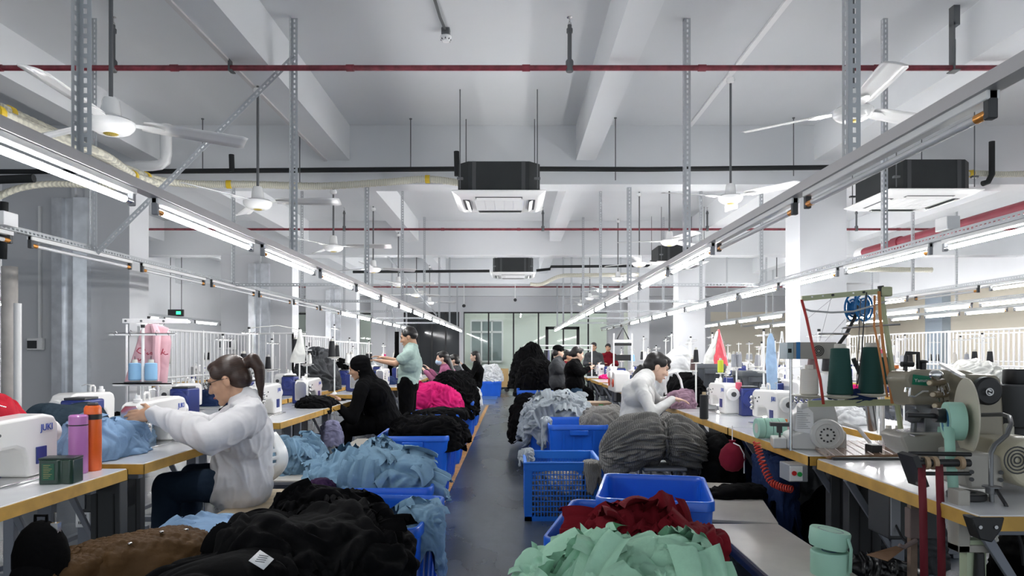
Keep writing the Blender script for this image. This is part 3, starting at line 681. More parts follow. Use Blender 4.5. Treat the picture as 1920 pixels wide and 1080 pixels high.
auto_stands('second right line far end',2.55,(7.0,8.5,9.9,11.4,12.9),PI/2,('T_white','T_black','T_grey','T_cream'),12)
auto_stands('fifth line',5.05,tuple(5.9+i*1.45 for i in range(9)),PI/2,('T_white','T_black','T_grey','T_cream'),13)
auto_stands('rack line',5.8,tuple(7.4+i*1.45 for i in range(8)),PI/2,('T_white','T_grey','T_cream'),14)
auto_stands('wall line',8.6,tuple(9.6+i*1.45 for i in range(7)),PI/2,('T_white','T_black','T_cream'),15)
auto_stands('line beyond the left columns',-5.8,tuple(9.9+i*1.5 for i in range(6)),PI/2,('T_white','T_black','T_cream'),16)
# ================================================================ bins, benches, heaps of cloth
M_bin = mat('blue_bin_plastic', (.012,.13,.68), .32, var=.10, vscale=4, coat=.15)
M_basket = mat('blue_basket_plastic', (.012,.15,.60), .4)
M_benchtop = mat('bench_board', (.60,.57,.52), .3, var=.08, vscale=7, bump=(30,.1,.002))
M_woodtop = mat('pale_wood_board', (.66,.53,.36), .45, wave=(3,6,.08,'Y'))
def rrect(w, l, r, z, n=5):
    pts = []
    for cx, cy, a0 in ((w/2-r,l/2-r,0),(-w/2+r,l/2-r,PI/2),(-w/2+r,-l/2+r,PI),(w/2-r,-l/2+r,1.5*PI)):
        for i in range(n+1):
            a = a0+PI/2*i/n; pts.append((cx+r*math.cos(a), cy+r*math.sin(a), z))
    return pts
def blue_bin(x, y, w, l, h, rz, label, m=None, group='blue plastic bins', z=0):
    m = m or M_bin
    t = thing('plastic_bin', label, 'bin', (x,y,z), rz, group)
    k = MB(); tp = .86; rings = []
    for (sw, zz, r) in ((tp,0,.05),(tp+.0,.012,.05),(1-.03,h-.05,.05),(1-.03,h-.048,.05),(1.0,h-.045,.055),(1.0,h-.006,.055),(.985,h,.05),(.95,h,.045),(.935,h-.008,.045),(.93,h-.03,.045),(tp-.03,.02,.04)):
        rings += rrect(w-(1-sw)*.6, l-(1-sw)*.6, r, zz)
    n = 24; k.grid(rings, n, 11, cu=True); k.f += [tuple(range(n-1,-1,-1)), tuple(range(10*n,11*n))]
    mk('bin_body', k, m, t, angle=50)
    k = MB(); tw = (1-tp)*.6/2
    def rib(px, py, ax):
        for s in (0,):
            if ax == 'y': k.add([(px-.012,py*(l/2-tw)-py*.012,.03),(px+.012,py*(l/2-tw)-py*.012,.03),(px+.012,py*(l/2-.003),h-.06),(px-.012,py*(l/2-.003),h-.06),(px-.012,py*(l/2-tw+.01),.03),(px+.012,py*(l/2-tw+.01),.03),(px+.012,py*(l/2),h-.06),(px-.012,py*(l/2),h-.06)],[(0,1,2,3),(7,6,5,4),(0,4,5,1),(1,5,6,2),(2,6,7,3),(3,7,4,0)])
            else: k.add([(px*(w/2-tw)-px*.012,py-.012,.03),(px*(w/2-tw)-px*.012,py+.012,.03),(px*(w/2-.003),py+.012,h-.06),(px*(w/2-.003),py-.012,h-.06),(px*(w/2-tw+.01),py-.012,.03),(px*(w/2-tw+.01),py+.012,.03),(px*(w/2),py+.012,h-.06),(px*(w/2),py-.012,h-.06)],[(0,1,2,3),(7,6,5,4),(0,4,5,1),(1,5,6,2),(2,6,7,3),(3,7,4,0)])
    for s in (-1,1):
        for q in (-.25,-.08,.08,.25): rib(q*w, s, 'y'); rib(s, q*l, 'x')
    mk('ribs', k, m, t, smooth=False)
    k = MB()
    for s in (-1,1): k.b2((-.09,s*(l/2)-.006*s,h-.10),(.09,s*(l/2+.016),h-.05))
    mk('handle_grip', k, m, t, bevel=.006)
    return t
def basket(x, y, w, l, h, rz, label):
    t = thing('slatted_basket', label, 'basket', (x,y,0), rz)
    k = MB(); zb0, zb1 = .03, h-.05
    def wall(o, d, L):      # o start, d direction, grid of slots
        nx = int(L/.024); nz = 9; o = Vector(o); d = Vector(d); up = Vector((0,0,1)); nrm = d.cross(up)
        def bar(a0, a1, z0, z1, tt=.004):
            p = [o+d*a0+up*z0, o+d*a1+up*z0, o+d*a1+up*z1, o+d*a0+up*z1]; k.add([q+nrm*tt for q in p]+[q-nrm*tt for q in p],[(0,1,2,3),(7,6,5,4),(0,4,5,1),(1,5,6,2),(2,6,7,3),(3,7,4,0)])
        for i in range(nx+1): a = L*i/nx; bar(a-.0035,a+.0035,zb0,zb1)
        for j in range(nz+1): z = zb0+(zb1-zb0)*j/nz; bar(0,L,z-.004,z+.004,.005)
        for a in (.0,L-.05): bar(a,a+.05,0,zb1,.006)
        bar(0,L,0,.035,.006); bar(0,L,h-.06,h,.012)
    wall((-w/2,-l/2,0),(1,0,0),w); wall((-w/2,l/2,0),(1,0,0),w); wall((-w/2,-l/2,0),(0,1,0),l); wall((w/2,-l/2,0),(0,1,0),l)
    k.b2((-w/2,-l/2,0),(w/2,l/2,.01)); mk('basket_body', k, M_basket, t, smooth=False)
    k = MB(); k.b2((-w/2-.015,-l/2-.015,h-.008),(w/2+.015,-l/2+.008,h+.006)).b2((-w/2-.015,l/2-.008,h-.008),(w/2+.015,l/2+.015,h+.006)).b2((-w/2-.015,-l/2,h-.008),(-w/2+.008,l/2,h+.006)).b2((w/2-.008,-l/2,h-.008),(w/2+.015,l/2,h+.006))
    mk('basket_rim', k, M_basket, t, bevel=.004)
    return t
def bench(x, y, w, l, h, rz, label, top=None):
    t = thing('work_bench', label, 'bench', (x,y,0), rz, 'low seat benches')
    mk('bench_top', MB().b2((-w/2,-l/2,h-.022),(w/2,l/2,h)), top or M_benchtop, t, bevel=.003)
    mk('top_edge', MB().b2((-w/2-.001,-l/2-.001,h-.03),(w/2+.001,l/2+.001,h-.012)), M_grey, t)
    k = MB().b2((-w/2+.02,-l/2+.04,h-.075),(w/2-.02,-l/2+.07,h-.03)).b2((-w/2+.02,l/2-.07,h-.075),(w/2-.02,l/2-.04,h-.03)).b2((-w/2+.02,-l/2+.05,h-.075),(-w/2+.045,l/2-.05,h-.03)).b2((w/2-.045,-l/2+.05,h-.075),(w/2-.02,l/2-.05,h-.03))
    k.b2((-w/2+.03,-l/2+.06,.12),(-w/2+.045,l/2-.06,.14)); mk('bench_frame', k, M_leg, t)
    for sx in (-1,1):
        for sy in (-1,1): mk('bench_leg', MB().b2((sx*(w/2-.02)-.02*(sx>0),sy*(l/2-.04)-.02*(sy>0),0),(sx*(w/2-.02)+.02*(sx<0)+.0,sy*(l/2-.04)+.02*(sy<0),h-.05)).box((sx*(w/2-.03),sy*(l/2-.05),.01),(.04,.04,.02)), M_leg, t)
    return t
C_black = mat('black_cloth', (.0035,.0035,.004), .85, bump=(18,.5,.012), spec=.06)
C_blue = cloth('dusty_blue_cloth', (.20,.33,.45))
C_blue2 = cloth('light_denim_blue_cloth', (.23,.36,.54))
C_mint = cloth('mint_cloth', (.40,.68,.50))
C_red = cloth('dark_red_cloth', (.17,.008,.015))
C_grey = cloth('pale_grey_blue_cloth', (.36,.40,.43))
C_knit = mat('striped_grey_knit', (.17,.165,.155), .95, wave=(26,4,.35,'X'), bump=(40,.6,.008))
C_pink = cloth('hot_pink_cloth', (.70,.02,.18))
C_white = cloth('white_cloth', (.74,.75,.76))
C_brown = cloth('brown_quilted_cloth', (.085,.045,.017), .6)
C_dgrey = cloth('charcoal_cloth', (.06,.063,.068))
C_navy = cloth('navy_cloth', (.015,.03,.09))
C_lav = cloth('lavender_grey_cloth', (.22,.22,.33))
C_purp = cloth('dark_purple_cloth', (.035,.015,.05))
def heap_pts(c, rx, ry, h, skirt, seed, amp, freq, an, lump, pw, nu, nv, rz, flare, warp, base_in=.0):
    ts = .72 if skirt else 1.0
    th = np.linspace(0, 2*PI, nu, endpoint=False); tt = np.linspace(.001, 1, nv)
    TH, T = np.meshgrid(th, tt); phi = np.minimum(T/ts, 1)*PI/2
    s = np.clip((T-ts)/(1-ts+1e-9), 0, 1) if skirt else np.zeros_like(T)
    rho = np.sin(phi)**.85; ct, st = np.cos(TH), np.sin(TH)
    k = (np.abs(ct)**2.6+np.abs(st)**2.6)**(-1/2.6)
    lobe = 1+lump*noise(np.stack([ct.ravel()*1.1, st.ravel()*1.1, T.ravel()*1.2], 1), seed).reshape(T.shape)
    ln = .35+.65*np.clip(noise(np.stack([ct.ravel()*2.2, st.ravel()*2.2, 0*T.ravel()], 1), seed+3).reshape(T.shape)+.55, 0, 1)
    x = rx*rho*k*ct*lobe*(1+flare*s); y = ry*rho*k*st*lobe*(1+flare*s)
    z = h*np.cos(phi)**pw
    z = z*(1+lump*1.5*noise(np.stack([x.ravel()*3.3, y.ravel()*3.3, 0*T.ravel()], 1), seed+9).reshape(T.shape))-skirt*s*ln
    p = np.stack([x, y, z], 2)
    du = np.roll(p, -1, 1)-np.roll(p, 1, 1); dv = np.gradient(p, axis=0)
    n = np.cross(du, dv); n /= np.linalg.norm(n, axis=2, keepdims=True)+1e-9
    n *= np.where((n*p).sum(2, keepdims=True) < 0, -1, 1)
    f = folds(p.reshape(-1, 3), freq, warp, seed, an).reshape(T.shape)
    p = p+n*(f*amp)[..., None]*np.clip(T*4, .25, 1)[..., None]
    ca, sa = math.cos(rz), math.sin(rz)
    q = p.copy(); q[..., 0] = p[..., 0]*ca-p[..., 1]*sa; q[..., 1] = p[..., 0]*sa+p[..., 1]*ca
    return q
def heap(name, label, cat, m, c, rx, ry, h, skirt=0, seed=1, amp=.025, freq=7, an=(1,1,1), lump=.18, pw=.8, nu=190, nv=84, rz=0, flare=.05, warp=1.5, group=None, parent=None, flaps=0, fsz=1.0):
    q = heap_pts(c, rx, ry, h, skirt, seed, amp, freq, an, lump, pw, nu, nv, rz, flare, warp)
    if not skirt: q[..., 2] = np.maximum(q[..., 2], 0.002)
    vs = [Vector(v) for v in q.reshape(-1, 3)]; k = MB(); k.grid(vs, nu, nv, cu=True); k.f.append(tuple(range(nu-1, -1, -1)))
    zc = float(q[-1, :, 2].max()) if not skirt else .02
    k.v.append(Vector((0, 0, zc))); b = (nv-1)*nu; k.f += [(b+i, b+(i+1) % nu, nv*nu) for i in range(nu)]
    rnd = random.Random(seed)
    for _ in range(flaps):
        i = rnd.randrange(nu); j = int(nv*rnd.uniform(.15,.66)); p0 = Vector(q[j, i]); tu = (Vector(q[j, (i+3) % nu])-Vector(q[j, i-3])).normalized(); tv = (Vector(q[min(j+3,nv-1), i])-Vector(q[max(j-3,0), i])).normalized()
        a = rnd.uniform(-.8,.8); u_ = tu*math.cos(a)+tv*math.sin(a); v_ = tv*math.cos(a)-tu*math.sin(a); n_ = u_.cross(v_).normalized()
        if n_.z < 0: n_ = -n_
        L1, L2 = rnd.uniform(.10,.20)*fsz, rnd.uniform(.09,.16)*fsz; f1, ph, cu = rnd.uniform(2.0,4.5), rnd.uniform(0,6), rnd.uniform(.2,.9); pts = []
        for b_ in range(12):
            for a_ in range(20):
                x_ = a_/19*2-1; y_ = b_/11
                hh = .030+.016*math.sin(f1*x_*PI+ph+y_*1.5)+.010*math.sin(f1*2.3*x_*PI+ph)-.075*cu*y_*y_-.06*abs(x_)**3-.035*(1-y_)**2
                pts.append(p0+u_*(x_*L1*.5*(1-.25*y_*math.sin(ph)))+v_*(y_*L2-.5*L2)*(1+.12*math.sin(5*x_+ph))+n_*hh)
        k.grid(pts, 20, 12)
    o = mk(name, k, m, parent, angle=180); o.location = c
    return tag(o, label, cat, group)
# --- left side bins and their cloth
BL = 'blue bins left of the aisle'
blue_bin(-.72,2.32,.60,.72,.54,.05,'blue bin at the bottom edge under the black garments',group=BL)
blue_bin(-.66,3.12,.60,.66,.58,-.08,'blue bin with a blue sleeve hanging over its right rim',group=BL)
blue_bin(-.76,3.93,.64,.66,.58,.04,'blue bin brimming with dusty blue shirts',group=BL)
blue_bin(-.87,6.16,.62,.66,.58,.03,'tall blue bin with a black garment draped over its rim, left of the aisle',group=BL)
blue_bin(-.87,7.05,.56,.66,.58,-.03,'blue bin directly behind the one draped in black',group=BL)
blue_bin(-.90,8.2,.62,.70,.58,.03,'blue bin with folded black pieces, behind the standing man',group=BL)
blue_bin(-1.02,9.35,.6,.66,.5,0,'blue bin hidden under the hot pink heap',group=BL)
blue_bin(-.92,10.7,.66,.7,.56,0,'blue bin under the distant black heap on the left',group=BL)
blue_bin(-.86,12.3,.52,.62,.38,0,'small blue bin below the white cloth pile',group=BL)
blue_bin(-.68,20.4,.68,.8,.44,0,'far blue bin full of white cloth at the aisle end',group=BL)
CP = 'heap'
heap('black_garment_heap','large heap of black garments filling the bottom left of the aisle',CP,C_black,(-.76,2.52,.50),.38,.40,.20,skirt=.26,seed=4,flaps=14,amp=.03,freq=5.5,lump=.22)
heap('black_garment_heap','round black garment lump on top behind the big black heap',CP,C_black,(-.80,2.95,.55),.24,.16,.17,skirt=.1,seed=14,flaps=5,amp=.02,freq=9,lump=.2)
g = heap('black_vest','black zipped vest with a white care label spread over the near bench',"vest",C_black,(-.92,2.16,.46),.27,.30,.20,skirt=.16,seed=24,flaps=6,amp=.02,freq=4,lump=.15)
gv = max((v for v in g.data.vertices if math.hypot(v.co.x-.16,v.co.y+.06) < .03), key=lambda v: v.co.z)
k = MB(Matrix.Translation(gv.co+Vector((0,-.01,.012)))@Matrix.Rotation(.75,4,'X')@Matrix.Rotation(.25,4,'Y')); k.add([(-.035,-.012,.0),(.015,-.035,.0),(.036,.004,.0),(-.012,.028,.0)],[(0,1,2,3)]); q = mk('care_label', k, M_white, g, solid=.001)
k2 = MB(k.M); [k2.b2((-.016+.002*i,-.012+i*.007,.0008),(.012+.002*i,-.010+i*.007,.0012)) for i in range(4)]; mk('label_print', k2, M_dark, q); q['label'] = 'small white care label'
heap('blue_shirt_heap','heap of dusty blue shirts overflowing a blue bin behind the bench',CP,C_blue,(-.80,3.98,.52),.37,.32,.20,skirt=.10,seed=31,flaps=26,fsz=1.35,amp=.028,freq=7,lump=.22,nu=200,nv=90)
heap('purple_cap','dark purple knitted piece hanging at the corner of the blue shirt bin','cloth',C_purp,(-1.03,3.66,.52),.08,.07,.10,skirt=.12,seed=33,amp=.008,freq=16,nu=60,nv=30)
heap('blue_sleeve','dusty blue sleeve cloth draped over the right rim of a bin','cloth',C_blue,(-.40,3.02,.56),.10,.13,.06,skirt=.30,seed=36,flaps=3,amp=.014,freq=12,an=(1,1,.4),nu=90,nv=60,lump=.1)
heap('blue_shirt_heap','pile of blue shirts on the bench behind the white coat',CP,C_blue,(-1.57,4.95,.45),.19,.26,.22,skirt=.12,seed=38,flaps=14,amp=.022,freq=9,lump=.2)
heap('blue_cloth_pile','light blue cloth laid on the bench below the white coat woman',CP,C_blue2,(-1.32,2.98,.44),.19,.36,.12,skirt=.20,seed=41,flaps=4,amp=.018,freq=5,an=(1,.35,1),lump=.12,rz=.5)
heap('black_garment','black garment hanging over the rim of the tall blue bin',"garment",C_black,(-.76,6.18,.57),.36,.30,.14,skirt=.16,seed=44,flaps=8,amp=.02,freq=8,lump=.25)
heap('black_cloth_fold','black folded pieces on the bin behind the standing man',"garment",C_black,(-.95,8.1,.55),.26,.22,.09,skirt=.05,seed=45,amp=.012,freq=7)
heap('black_cloth_fold','small black folded piece at the right rim of that bin',"garment",C_black,(-.68,8.05,.56),.16,.2,.08,skirt=.06,seed=46,amp=.01,freq=7)
heap('pink_cloth_heap','hot pink cloth heap behind the standing man',CP,C_pink,(-1.10,9.35,.48),.40,.36,.40,skirt=.06,seed=51,flaps=8,amp=.03,freq=5,an=(1,1,.5),lump=.12)
heap('black_cloth_heap','distant black cloth heap behind the hot pink one',CP,C_black,(-.90,10.7,.5),.40,.42,.46,skirt=.25,seed=52,amp=.03,freq=6,lump=.2)
heap('white_cloth_heap','crumpled white heap in the far bin at the aisle end',CP,C_white,(-.68,20.4,.42),.36,.4,.5,skirt=.0,seed=53,flaps=10,amp=.04,freq=6,lump=.12)
heap('white_cloth_pile','small white cloth pile beside the distant black heap',CP,C_white,(-.80,12.3,.34),.24,.3,.44,seed=54,amp=.02,freq=7)
heap('blue_cloth_pile','light denim blue cloth bunched on the table beside the orange bottle',CP,C_blue2,(-2.05,3.42,TZ),.17,.26,.17,seed=61,flaps=6,amp=.026,freq=5.5,an=(.5,1,1),lump=.2,nu=160,nv=80)
heap('navy_cloth_pile','dark navy felt hump on the rear left table',CP,cloth('dark_teal_felt',(.03,.05,.07)),(-2.45,3.75,TZ),.20,.2,.27,seed=62,amp=.008,freq=4)
heap('black_cloth_pile','black backpack like bundle on the table behind the white coat','bag',C_black,(-1.98,4.98,TZ),.14,.2,.15,seed=63,amp=.012,freq=7)
heap('black_cloth_pile','black cloth being sewn by the hooded worker','cloth',C_black,(-1.88,6.55,TZ),.17,.3,.10,skirt=.06,seed=64,amp=.014,freq=8)
heap('charcoal_fabric_heap','tall charcoal fabric heap behind the thread stands at left',CP,C_dgrey,(-2.80,9.7,.76),.30,.5,.56,seed=65,amp=.04,freq=5,an=(1,1,.5),lump=.15,rz=.2)
heap('black_fabric_heap','black fabric heap behind the tall black cone',CP,C_black,(-2.75,11.2,.76),.3,.4,.42,seed=66,amp=.03,freq=5)
heap('red_cloth_bag','red padded cloth bag at the left edge','bag',cloth('crimson_cloth',(.50,.012,.03),.6),(-2.37,3.10,TZ),.17,.14,.35,seed=67,amp=.012,freq=4,lump=.1)
# --- right side bins and their cloth
BR = 'blue bins right of the aisle'
blue_bin(.345,2.10,.60,.70,.54,0,'blue bin at the bottom edge under the mint cloth',group=BR)
blue_bin(.47,2.93,.56,.74,.58,-.25,'blue bin with dark red cloth',group=BR)
blue_bin(.735,3.56,.56,.70,.60,-.20,'empty blue bin with open top beside the low bench',group=BR)
basket(.385,5.56,.58,.62,.447,0,'slatted blue plastic basket with grey cloth inside')
blue_bin(.63,6.95,.58,.84,.60,0,'deep blue bin behind the slatted basket',group=BR)
blue_bin(.47,8.0,.60,.7,.56,0,'blue bin under the pale grey heap',group=BR)
blue_bin(.46,13.2,.78,.8,.58,0,'blue bin below the big black heap, the nearer',group=BR)
blue_bin(.49,16.6,.78,.8,.60,0,'blue bin inside the big black heap, the farther',group=BR)
heap('mint_cloth_heap','mint green cloth heap in the nearest right bin',CP,C_mint,(.37,2.10,.47),.335,.37,.22,skirt=.10,seed=71,flaps=34,fsz=1.5,amp=.030,freq=5,an=(1,.7,1),lump=.2,nu=240,nv=110,warp=1.8)
heap('mint_cloth_heap','mint green corner of cloth poking up at the left rim',"cloth",C_mint,(.13,2.22,.50),.11,.16,.13,skirt=.05,seed=72,flaps=4,amp=.03,freq=9,nu=90,nv=50)
heap('red_cloth_heap','dark red cloth heap in the second right bin',CP,C_red,(.53,2.80,.46),.28,.26,.17,skirt=.0,seed=73,flaps=22,fsz=1.3,amp=.03,freq=7,lump=.22,rz=-.25,nu=200,nv=90)
heap('red_cloth_drape','dark red cloth spilling over the right rim',"cloth",C_red,(.70,2.66,.55),.12,.14,.07,skirt=.25,seed=74,amp=.018,freq=9,an=(1,1,.4))
heap('grey_cloth_filling','grey patterned cloth inside the slatted basket','cloth',C_knit,(.385,5.56,.02),.26,.28,.30,seed=75,amp=.03,freq=9)
heap('grey_cloth_drape','pale grey cloth over the left corner of the slatted basket','cloth',C_grey,(.11,5.72,.44),.06,.10,.05,skirt=.10,seed=76,amp=.014,freq=14,nu=70,nv=40)
heap('ribbed_cloth_drape','ribbed dark grey cloth hanging over the right basket rim','cloth',C_knit,(.61,5.28,.445),.07,.09,.02,skirt=.26,seed=77,amp=.006,freq=18,an=(1,1,.1),nu=70,nv=40,lump=.05)
heap('grey_cloth_heap','large pale grey cloth heap drooping over a blue bin',CP,C_grey,(.50,7.95,.50),.42,.42,.33,skirt=.32,seed=78,flaps=26,fsz=1.5,amp=.04,freq=6.5,lump=.2,nu=220,nv=110)
heap('grey_cloth_drape','pale grey cloth strip hanging between the two blue bins','cloth',C_grey,(.34,6.9,.60),.05,.16,.05,skirt=.36,seed=79,amp=.014,freq=10,an=(1,1,.3),nu=70,nv=50)
heap('striped_cloth_heap','striped grey knit arching out of the deep blue bin',CP,C_knit,(.93,6.9,.55),.24,.3,.20,skirt=.1,seed=80,amp=.02,freq=7,an=(.35,1,1))
heap('black_cloth_heap','flat black cloth heap behind the pale grey one',CP,C_black,(.30,9.3,.25),.34,.42,.50,skirt=.2,seed=81,flaps=6,amp=.02,freq=6)
heap('black_cloth_heap','big black cloth heap in the distant blue bins',CP,C_black,(.50,14.0,.5),.48,.6,.58,skirt=.1,seed=82,flaps=10,amp=.04,freq=5,lump=.2)
heap('black_cloth_heap','tall pointed black cloth heap at the aisle end',CP,C_black,(.40,16.6,.5),.50,.5,1.0,skirt=.1,seed=83,amp=.04,freq=5,pw=1.5,lump=.1)
# knotted bundle of striped knit
def bundle():
    nu, nv = 170, 110; pts = np.zeros((nv, nu, 3))
    U, V = np.meshgrid(np.linspace(0, 2*PI, nu, endpoint=False), np.linspace(0, 1, nv))
    s = V*2-1; env = np.sqrt(np.clip(1-np.abs(s)**2.6, 0, 1)); waist = 1-.30*np.exp(-(s-.12)**2/.006)
    x = s*.40; r = env*waist
    yy = .27*r*np.cos(U); zz = (.185*r*np.sin(U)); zz = np.where(zz < 0, zz*(.75+1.1*np.clip(-s-.1,0,1)+.5*np.clip(s-.3,0,1)), zz)
    zz = zz-.10*np.clip(np.abs(s)-.35, 0, 1)**1.3*1.6
    p = np.stack([x, yy, zz], 2)
    n = np.stack([s*.3, np.cos(U), np.sin(U)], 2)
    A_ = np.stack([x.ravel()*2.2+1.5*zz.ravel(), U.ravel()*0, U.ravel()*0], 1); A_[:, 1] = np.cos(U.ravel())*1.0; A_[:, 2] = np.sin(U.ravel())*1.0
    g1 = noise(A_*np.array([1.2,4.5,4.5]), 91); g2 = noise(A_*np.array([2.6,10,10])+5, 92); g3 = noise(np.stack([x.ravel()*7, yy.ravel()*7, zz.ravel()*7], 1), 93)
    f = ((2*np.minimum(1, np.abs(g1+.35*g3)*2)**.8-1)*.75+(2*np.minimum(1, np.abs(g2+.2*g3)*2)**.8-1)*.38+g3*.35).reshape(U.shape)
    p = p+n*(f*.034*np.clip(env*1.4, 0, 1))[..., None]
    k = MB(); k.grid([Vector(v) for v in p.reshape(-1, 3)], nu, nv, cu=True)
    k.f += [tuple(range(nu-1, -1, -1)), tuple(range((nv-1)*nu, nv*nu))]
    t = thing('cloth_bundle','big tied bundle of striped grey knit resting on a stool','bundle',(1.02,4.92,.665),.0)
    mk('knit_cloth', k, C_knit, t, angle=180)
    k = MB(); k.tube([(.048+.01*math.sin(i),.20*math.cos(i*PI/12),.139*math.sin(i*PI/12)*(1 if i < 12 else .9)) for i in range(25)],.012,8,caps=False); mk('tying_band', k, C_knit, t)
bundle()
heap('dark_cloth_drape','dark striped cloth hanging down right of the tied bundle','cloth',C_dgrey,(1.38,5.15,.62),.12,.3,.1,skirt=.5,seed=85,amp=.02,freq=8,an=(1,1,.3))
t = thing('metal_stool','low grey metal stool under the tied bundle','stool',(1.06,4.86,0))
mk('stool_seat', MB().b2((-.15,-.13,.47),(.15,.13,.495)), M_leg, t, bevel=.01)
for sx in (-1,1):
    mk('stool_leg', MB().tube([(sx*.13,-.12,0),(sx*.13,-.12,.46),(sx*.13,.12,.46),(sx*.13,.12,0)],.012,8), M_leg, t)
mk('cross_rail', MB().cyl((-.13,-.12,.2),(.13,-.12,.2),.009,n=8).cyl((-.13,.12,.2),(.13,.12,.2),.009,n=8), M_leg, t)
# --- benches
bench(-1.39,3.70,.34,1.08,.45,0,'pale wood topped bench the woman in the white coat sits on',top=M_woodtop)
bench(-1.36,2.42,.36,1.0,.44,-.42,'low bench carrying the brown quilted jacket')
bench(-1.57,5.02,.34,1.0,.45,0,'low bench under the pile of blue shirts')
bench(-1.38,6.25,.30,.9,.45,0,'small low bench left of the tall blue bin')
bench(1.27,3.93,.33,1.02,.45,-.22,'low grey topped bench with a crumpled black cloth')
bench(1.14,2.75,.34,1.26,.45,0,'long low grey topped bench nearest on the right')
bench(1.2,6.25,.34,.9,.45,0,'low bench under the woman in the white sweater')
heap('black_cloth','crumpled black cloth on the low right bench','cloth',C_black,(1.33,4.02,.45),.20,.10,.075,seed=86,amp=.008,freq=8,nu=90,nv=40,rz=.1)
# brown quilted jacket
def jacket():
    t = thing('quilted_jacket','brown quilted jacket lying on the near left bench','jacket',(-1.44,2.68,.44),.55)
    def slab(cx, cy, rx, ry, h, seed, rz=0, nm='jacket_body'):
        q = heap_pts(None, rx, ry, h, .05, seed, .010, 6, (1,.6,1), .1, .55, 140, 60, rz, .02, 1.0)
        g_ = (np.sin((q[..., 0]+q[..., 1])*75)**8+np.sin((q[..., 0]-q[..., 1])*75)**8)
        q[..., 2] -= .006*np.clip(g_, 0, 1); q += np.array([cx, cy, 0]); q[..., 2] = np.maximum(q[..., 2], .003)
        k = MB(); k.grid([Vector(v) for v in q.reshape(-1, 3)], 140, 60, cu=True); k.f.append(tuple(range(59*140, 60*140))); k.f.append(tuple(range(139,-1,-1)))
        return mk(nm, k, C_brown, t, angle=180)
    slab(0, .0, .27, .16, .15, 5); s1 = slab(-.22, -.10, .20, .07, .12, 7, .5, 'jacket_sleeve'); slab(-.2, .06, .2, .065, .13, 9, .2, 'jacket_sleeve')
    for x, y, z in ((-.06,-.10,.14),(.05,-.05,.157),(-.28,-.15,.125),(.14,-.02,.147)): mk('snap_button', MB().lathe([(.009,0),(.009,.004),(.005,.006)],(x,y,z),n=12), M_steel, t)
jacket()
# ================================================================ people
SK1 = mat('skin_warm', (.52,.30,.19), .5, var=.06, vscale=20); SK2 = mat('skin_light', (.66,.44,.33), .5, var=.05, vscale=20)
M_hair = mat('black_hair', (.010,.008,.008), .38, wave=(35,4,.6,'Z')); M_hairb = mat('dark_brown_hair', (.035,.018,.012), .42, wave=(35,4,.6,'Z'))
M_lip = mat('lips', (.42,.13,.11), .4); M_eye = mat('eye_dark', (.02,.015,.012), .15); M_brow = mat('brow', (.02,.014,.012), .7)
G_white = cloth('white_coat_cloth', (.70,.69,.70), wr=.25, scale=9, var=.04)
G_sweat = cloth('white_sweater_knit', (.64,.64,.63), wr=.3, scale=14, var=.04)
G_mint = cloth('pale_teal_shirt', (.36,.47,.43), wr=.3, scale=10, var=.05)
G_mauve = cloth('mauve_sweater', (.36,.12,.22)); G_jean = cloth('dark_jeans', (.02,.035,.06)); G_jeanb = cloth('blue_jeans', (.035,.07,.12))
def blob(name, prims, vox, m, parent, it=6, disp=None, fac=.6):
    k = MB()
    for p in prims:
        if len(p) == 4: k.cap(p[0], p[1], p[2], p[3], 16)
        else: k.ell(p[0], p[1], p[2] if len(p) > 2 else None, n=18, m=12)
    o = mk(name, k, m, parent, world=True, angle=180)
    r = o.modifiers.new('remesh', 'REMESH'); r.mode = 'VOXEL'; r.voxel_size = vox; r.use_smooth_shade = True
    s = o.modifiers.new('smooth', 'SMOOTH'); s.iterations = it; s.factor = fac
    if disp:
        fr, st, an_ = disp if len(disp) == 3 else (3.2 if disp[0] > .11 else 4, disp[1]*.5, (1,1,1))
        dg = bpy.context.evaluated_depsgraph_get(); dg.update(); me = bpy.data.meshes.new_from_object(o.evaluated_get(dg)); o.modifiers.clear(); o.data = me
        n = len(me.vertices); co = np.empty(n*3, np.float32); nr = np.empty(n*3, np.float32); me.vertices.foreach_get('co', co); me.vertex_normals.foreach_get('vector', nr)
        co = co.reshape(-1, 3).astype(float); nr = nr.reshape(-1, 3)
        wv = np.stack([noise(co*fr*.5, q_) for q_ in (1, 2, 3)], 1); q0 = co*fr*np.array(an_)+wv*1.1
        cr = lambda x, s_: 1.6*(1-np.minimum(1, np.abs(noise(x, s_))*2.6)**.8)-.5
        f_ = cr(q0, 5)*.6+cr(q0*2.2+1.3, 6)*.3+noise(q0*3.1, 7)*.15
        co += nr*(f_*st)[:, None]; me.vertices.foreach_set('co', co.astype(np.float32).ravel()); me.update(); me.polygons.foreach_set('use_smooth', [True]*len(me.polygons))
    return o
def frame(fwd, up=(0, 0, 1), roll=0):
    f = Vector(fwd).normalized(); u = Vector(up); r = f.cross(u).normalized(); u = r.cross(f)
    return Matrix((r, f, u)).transposed()
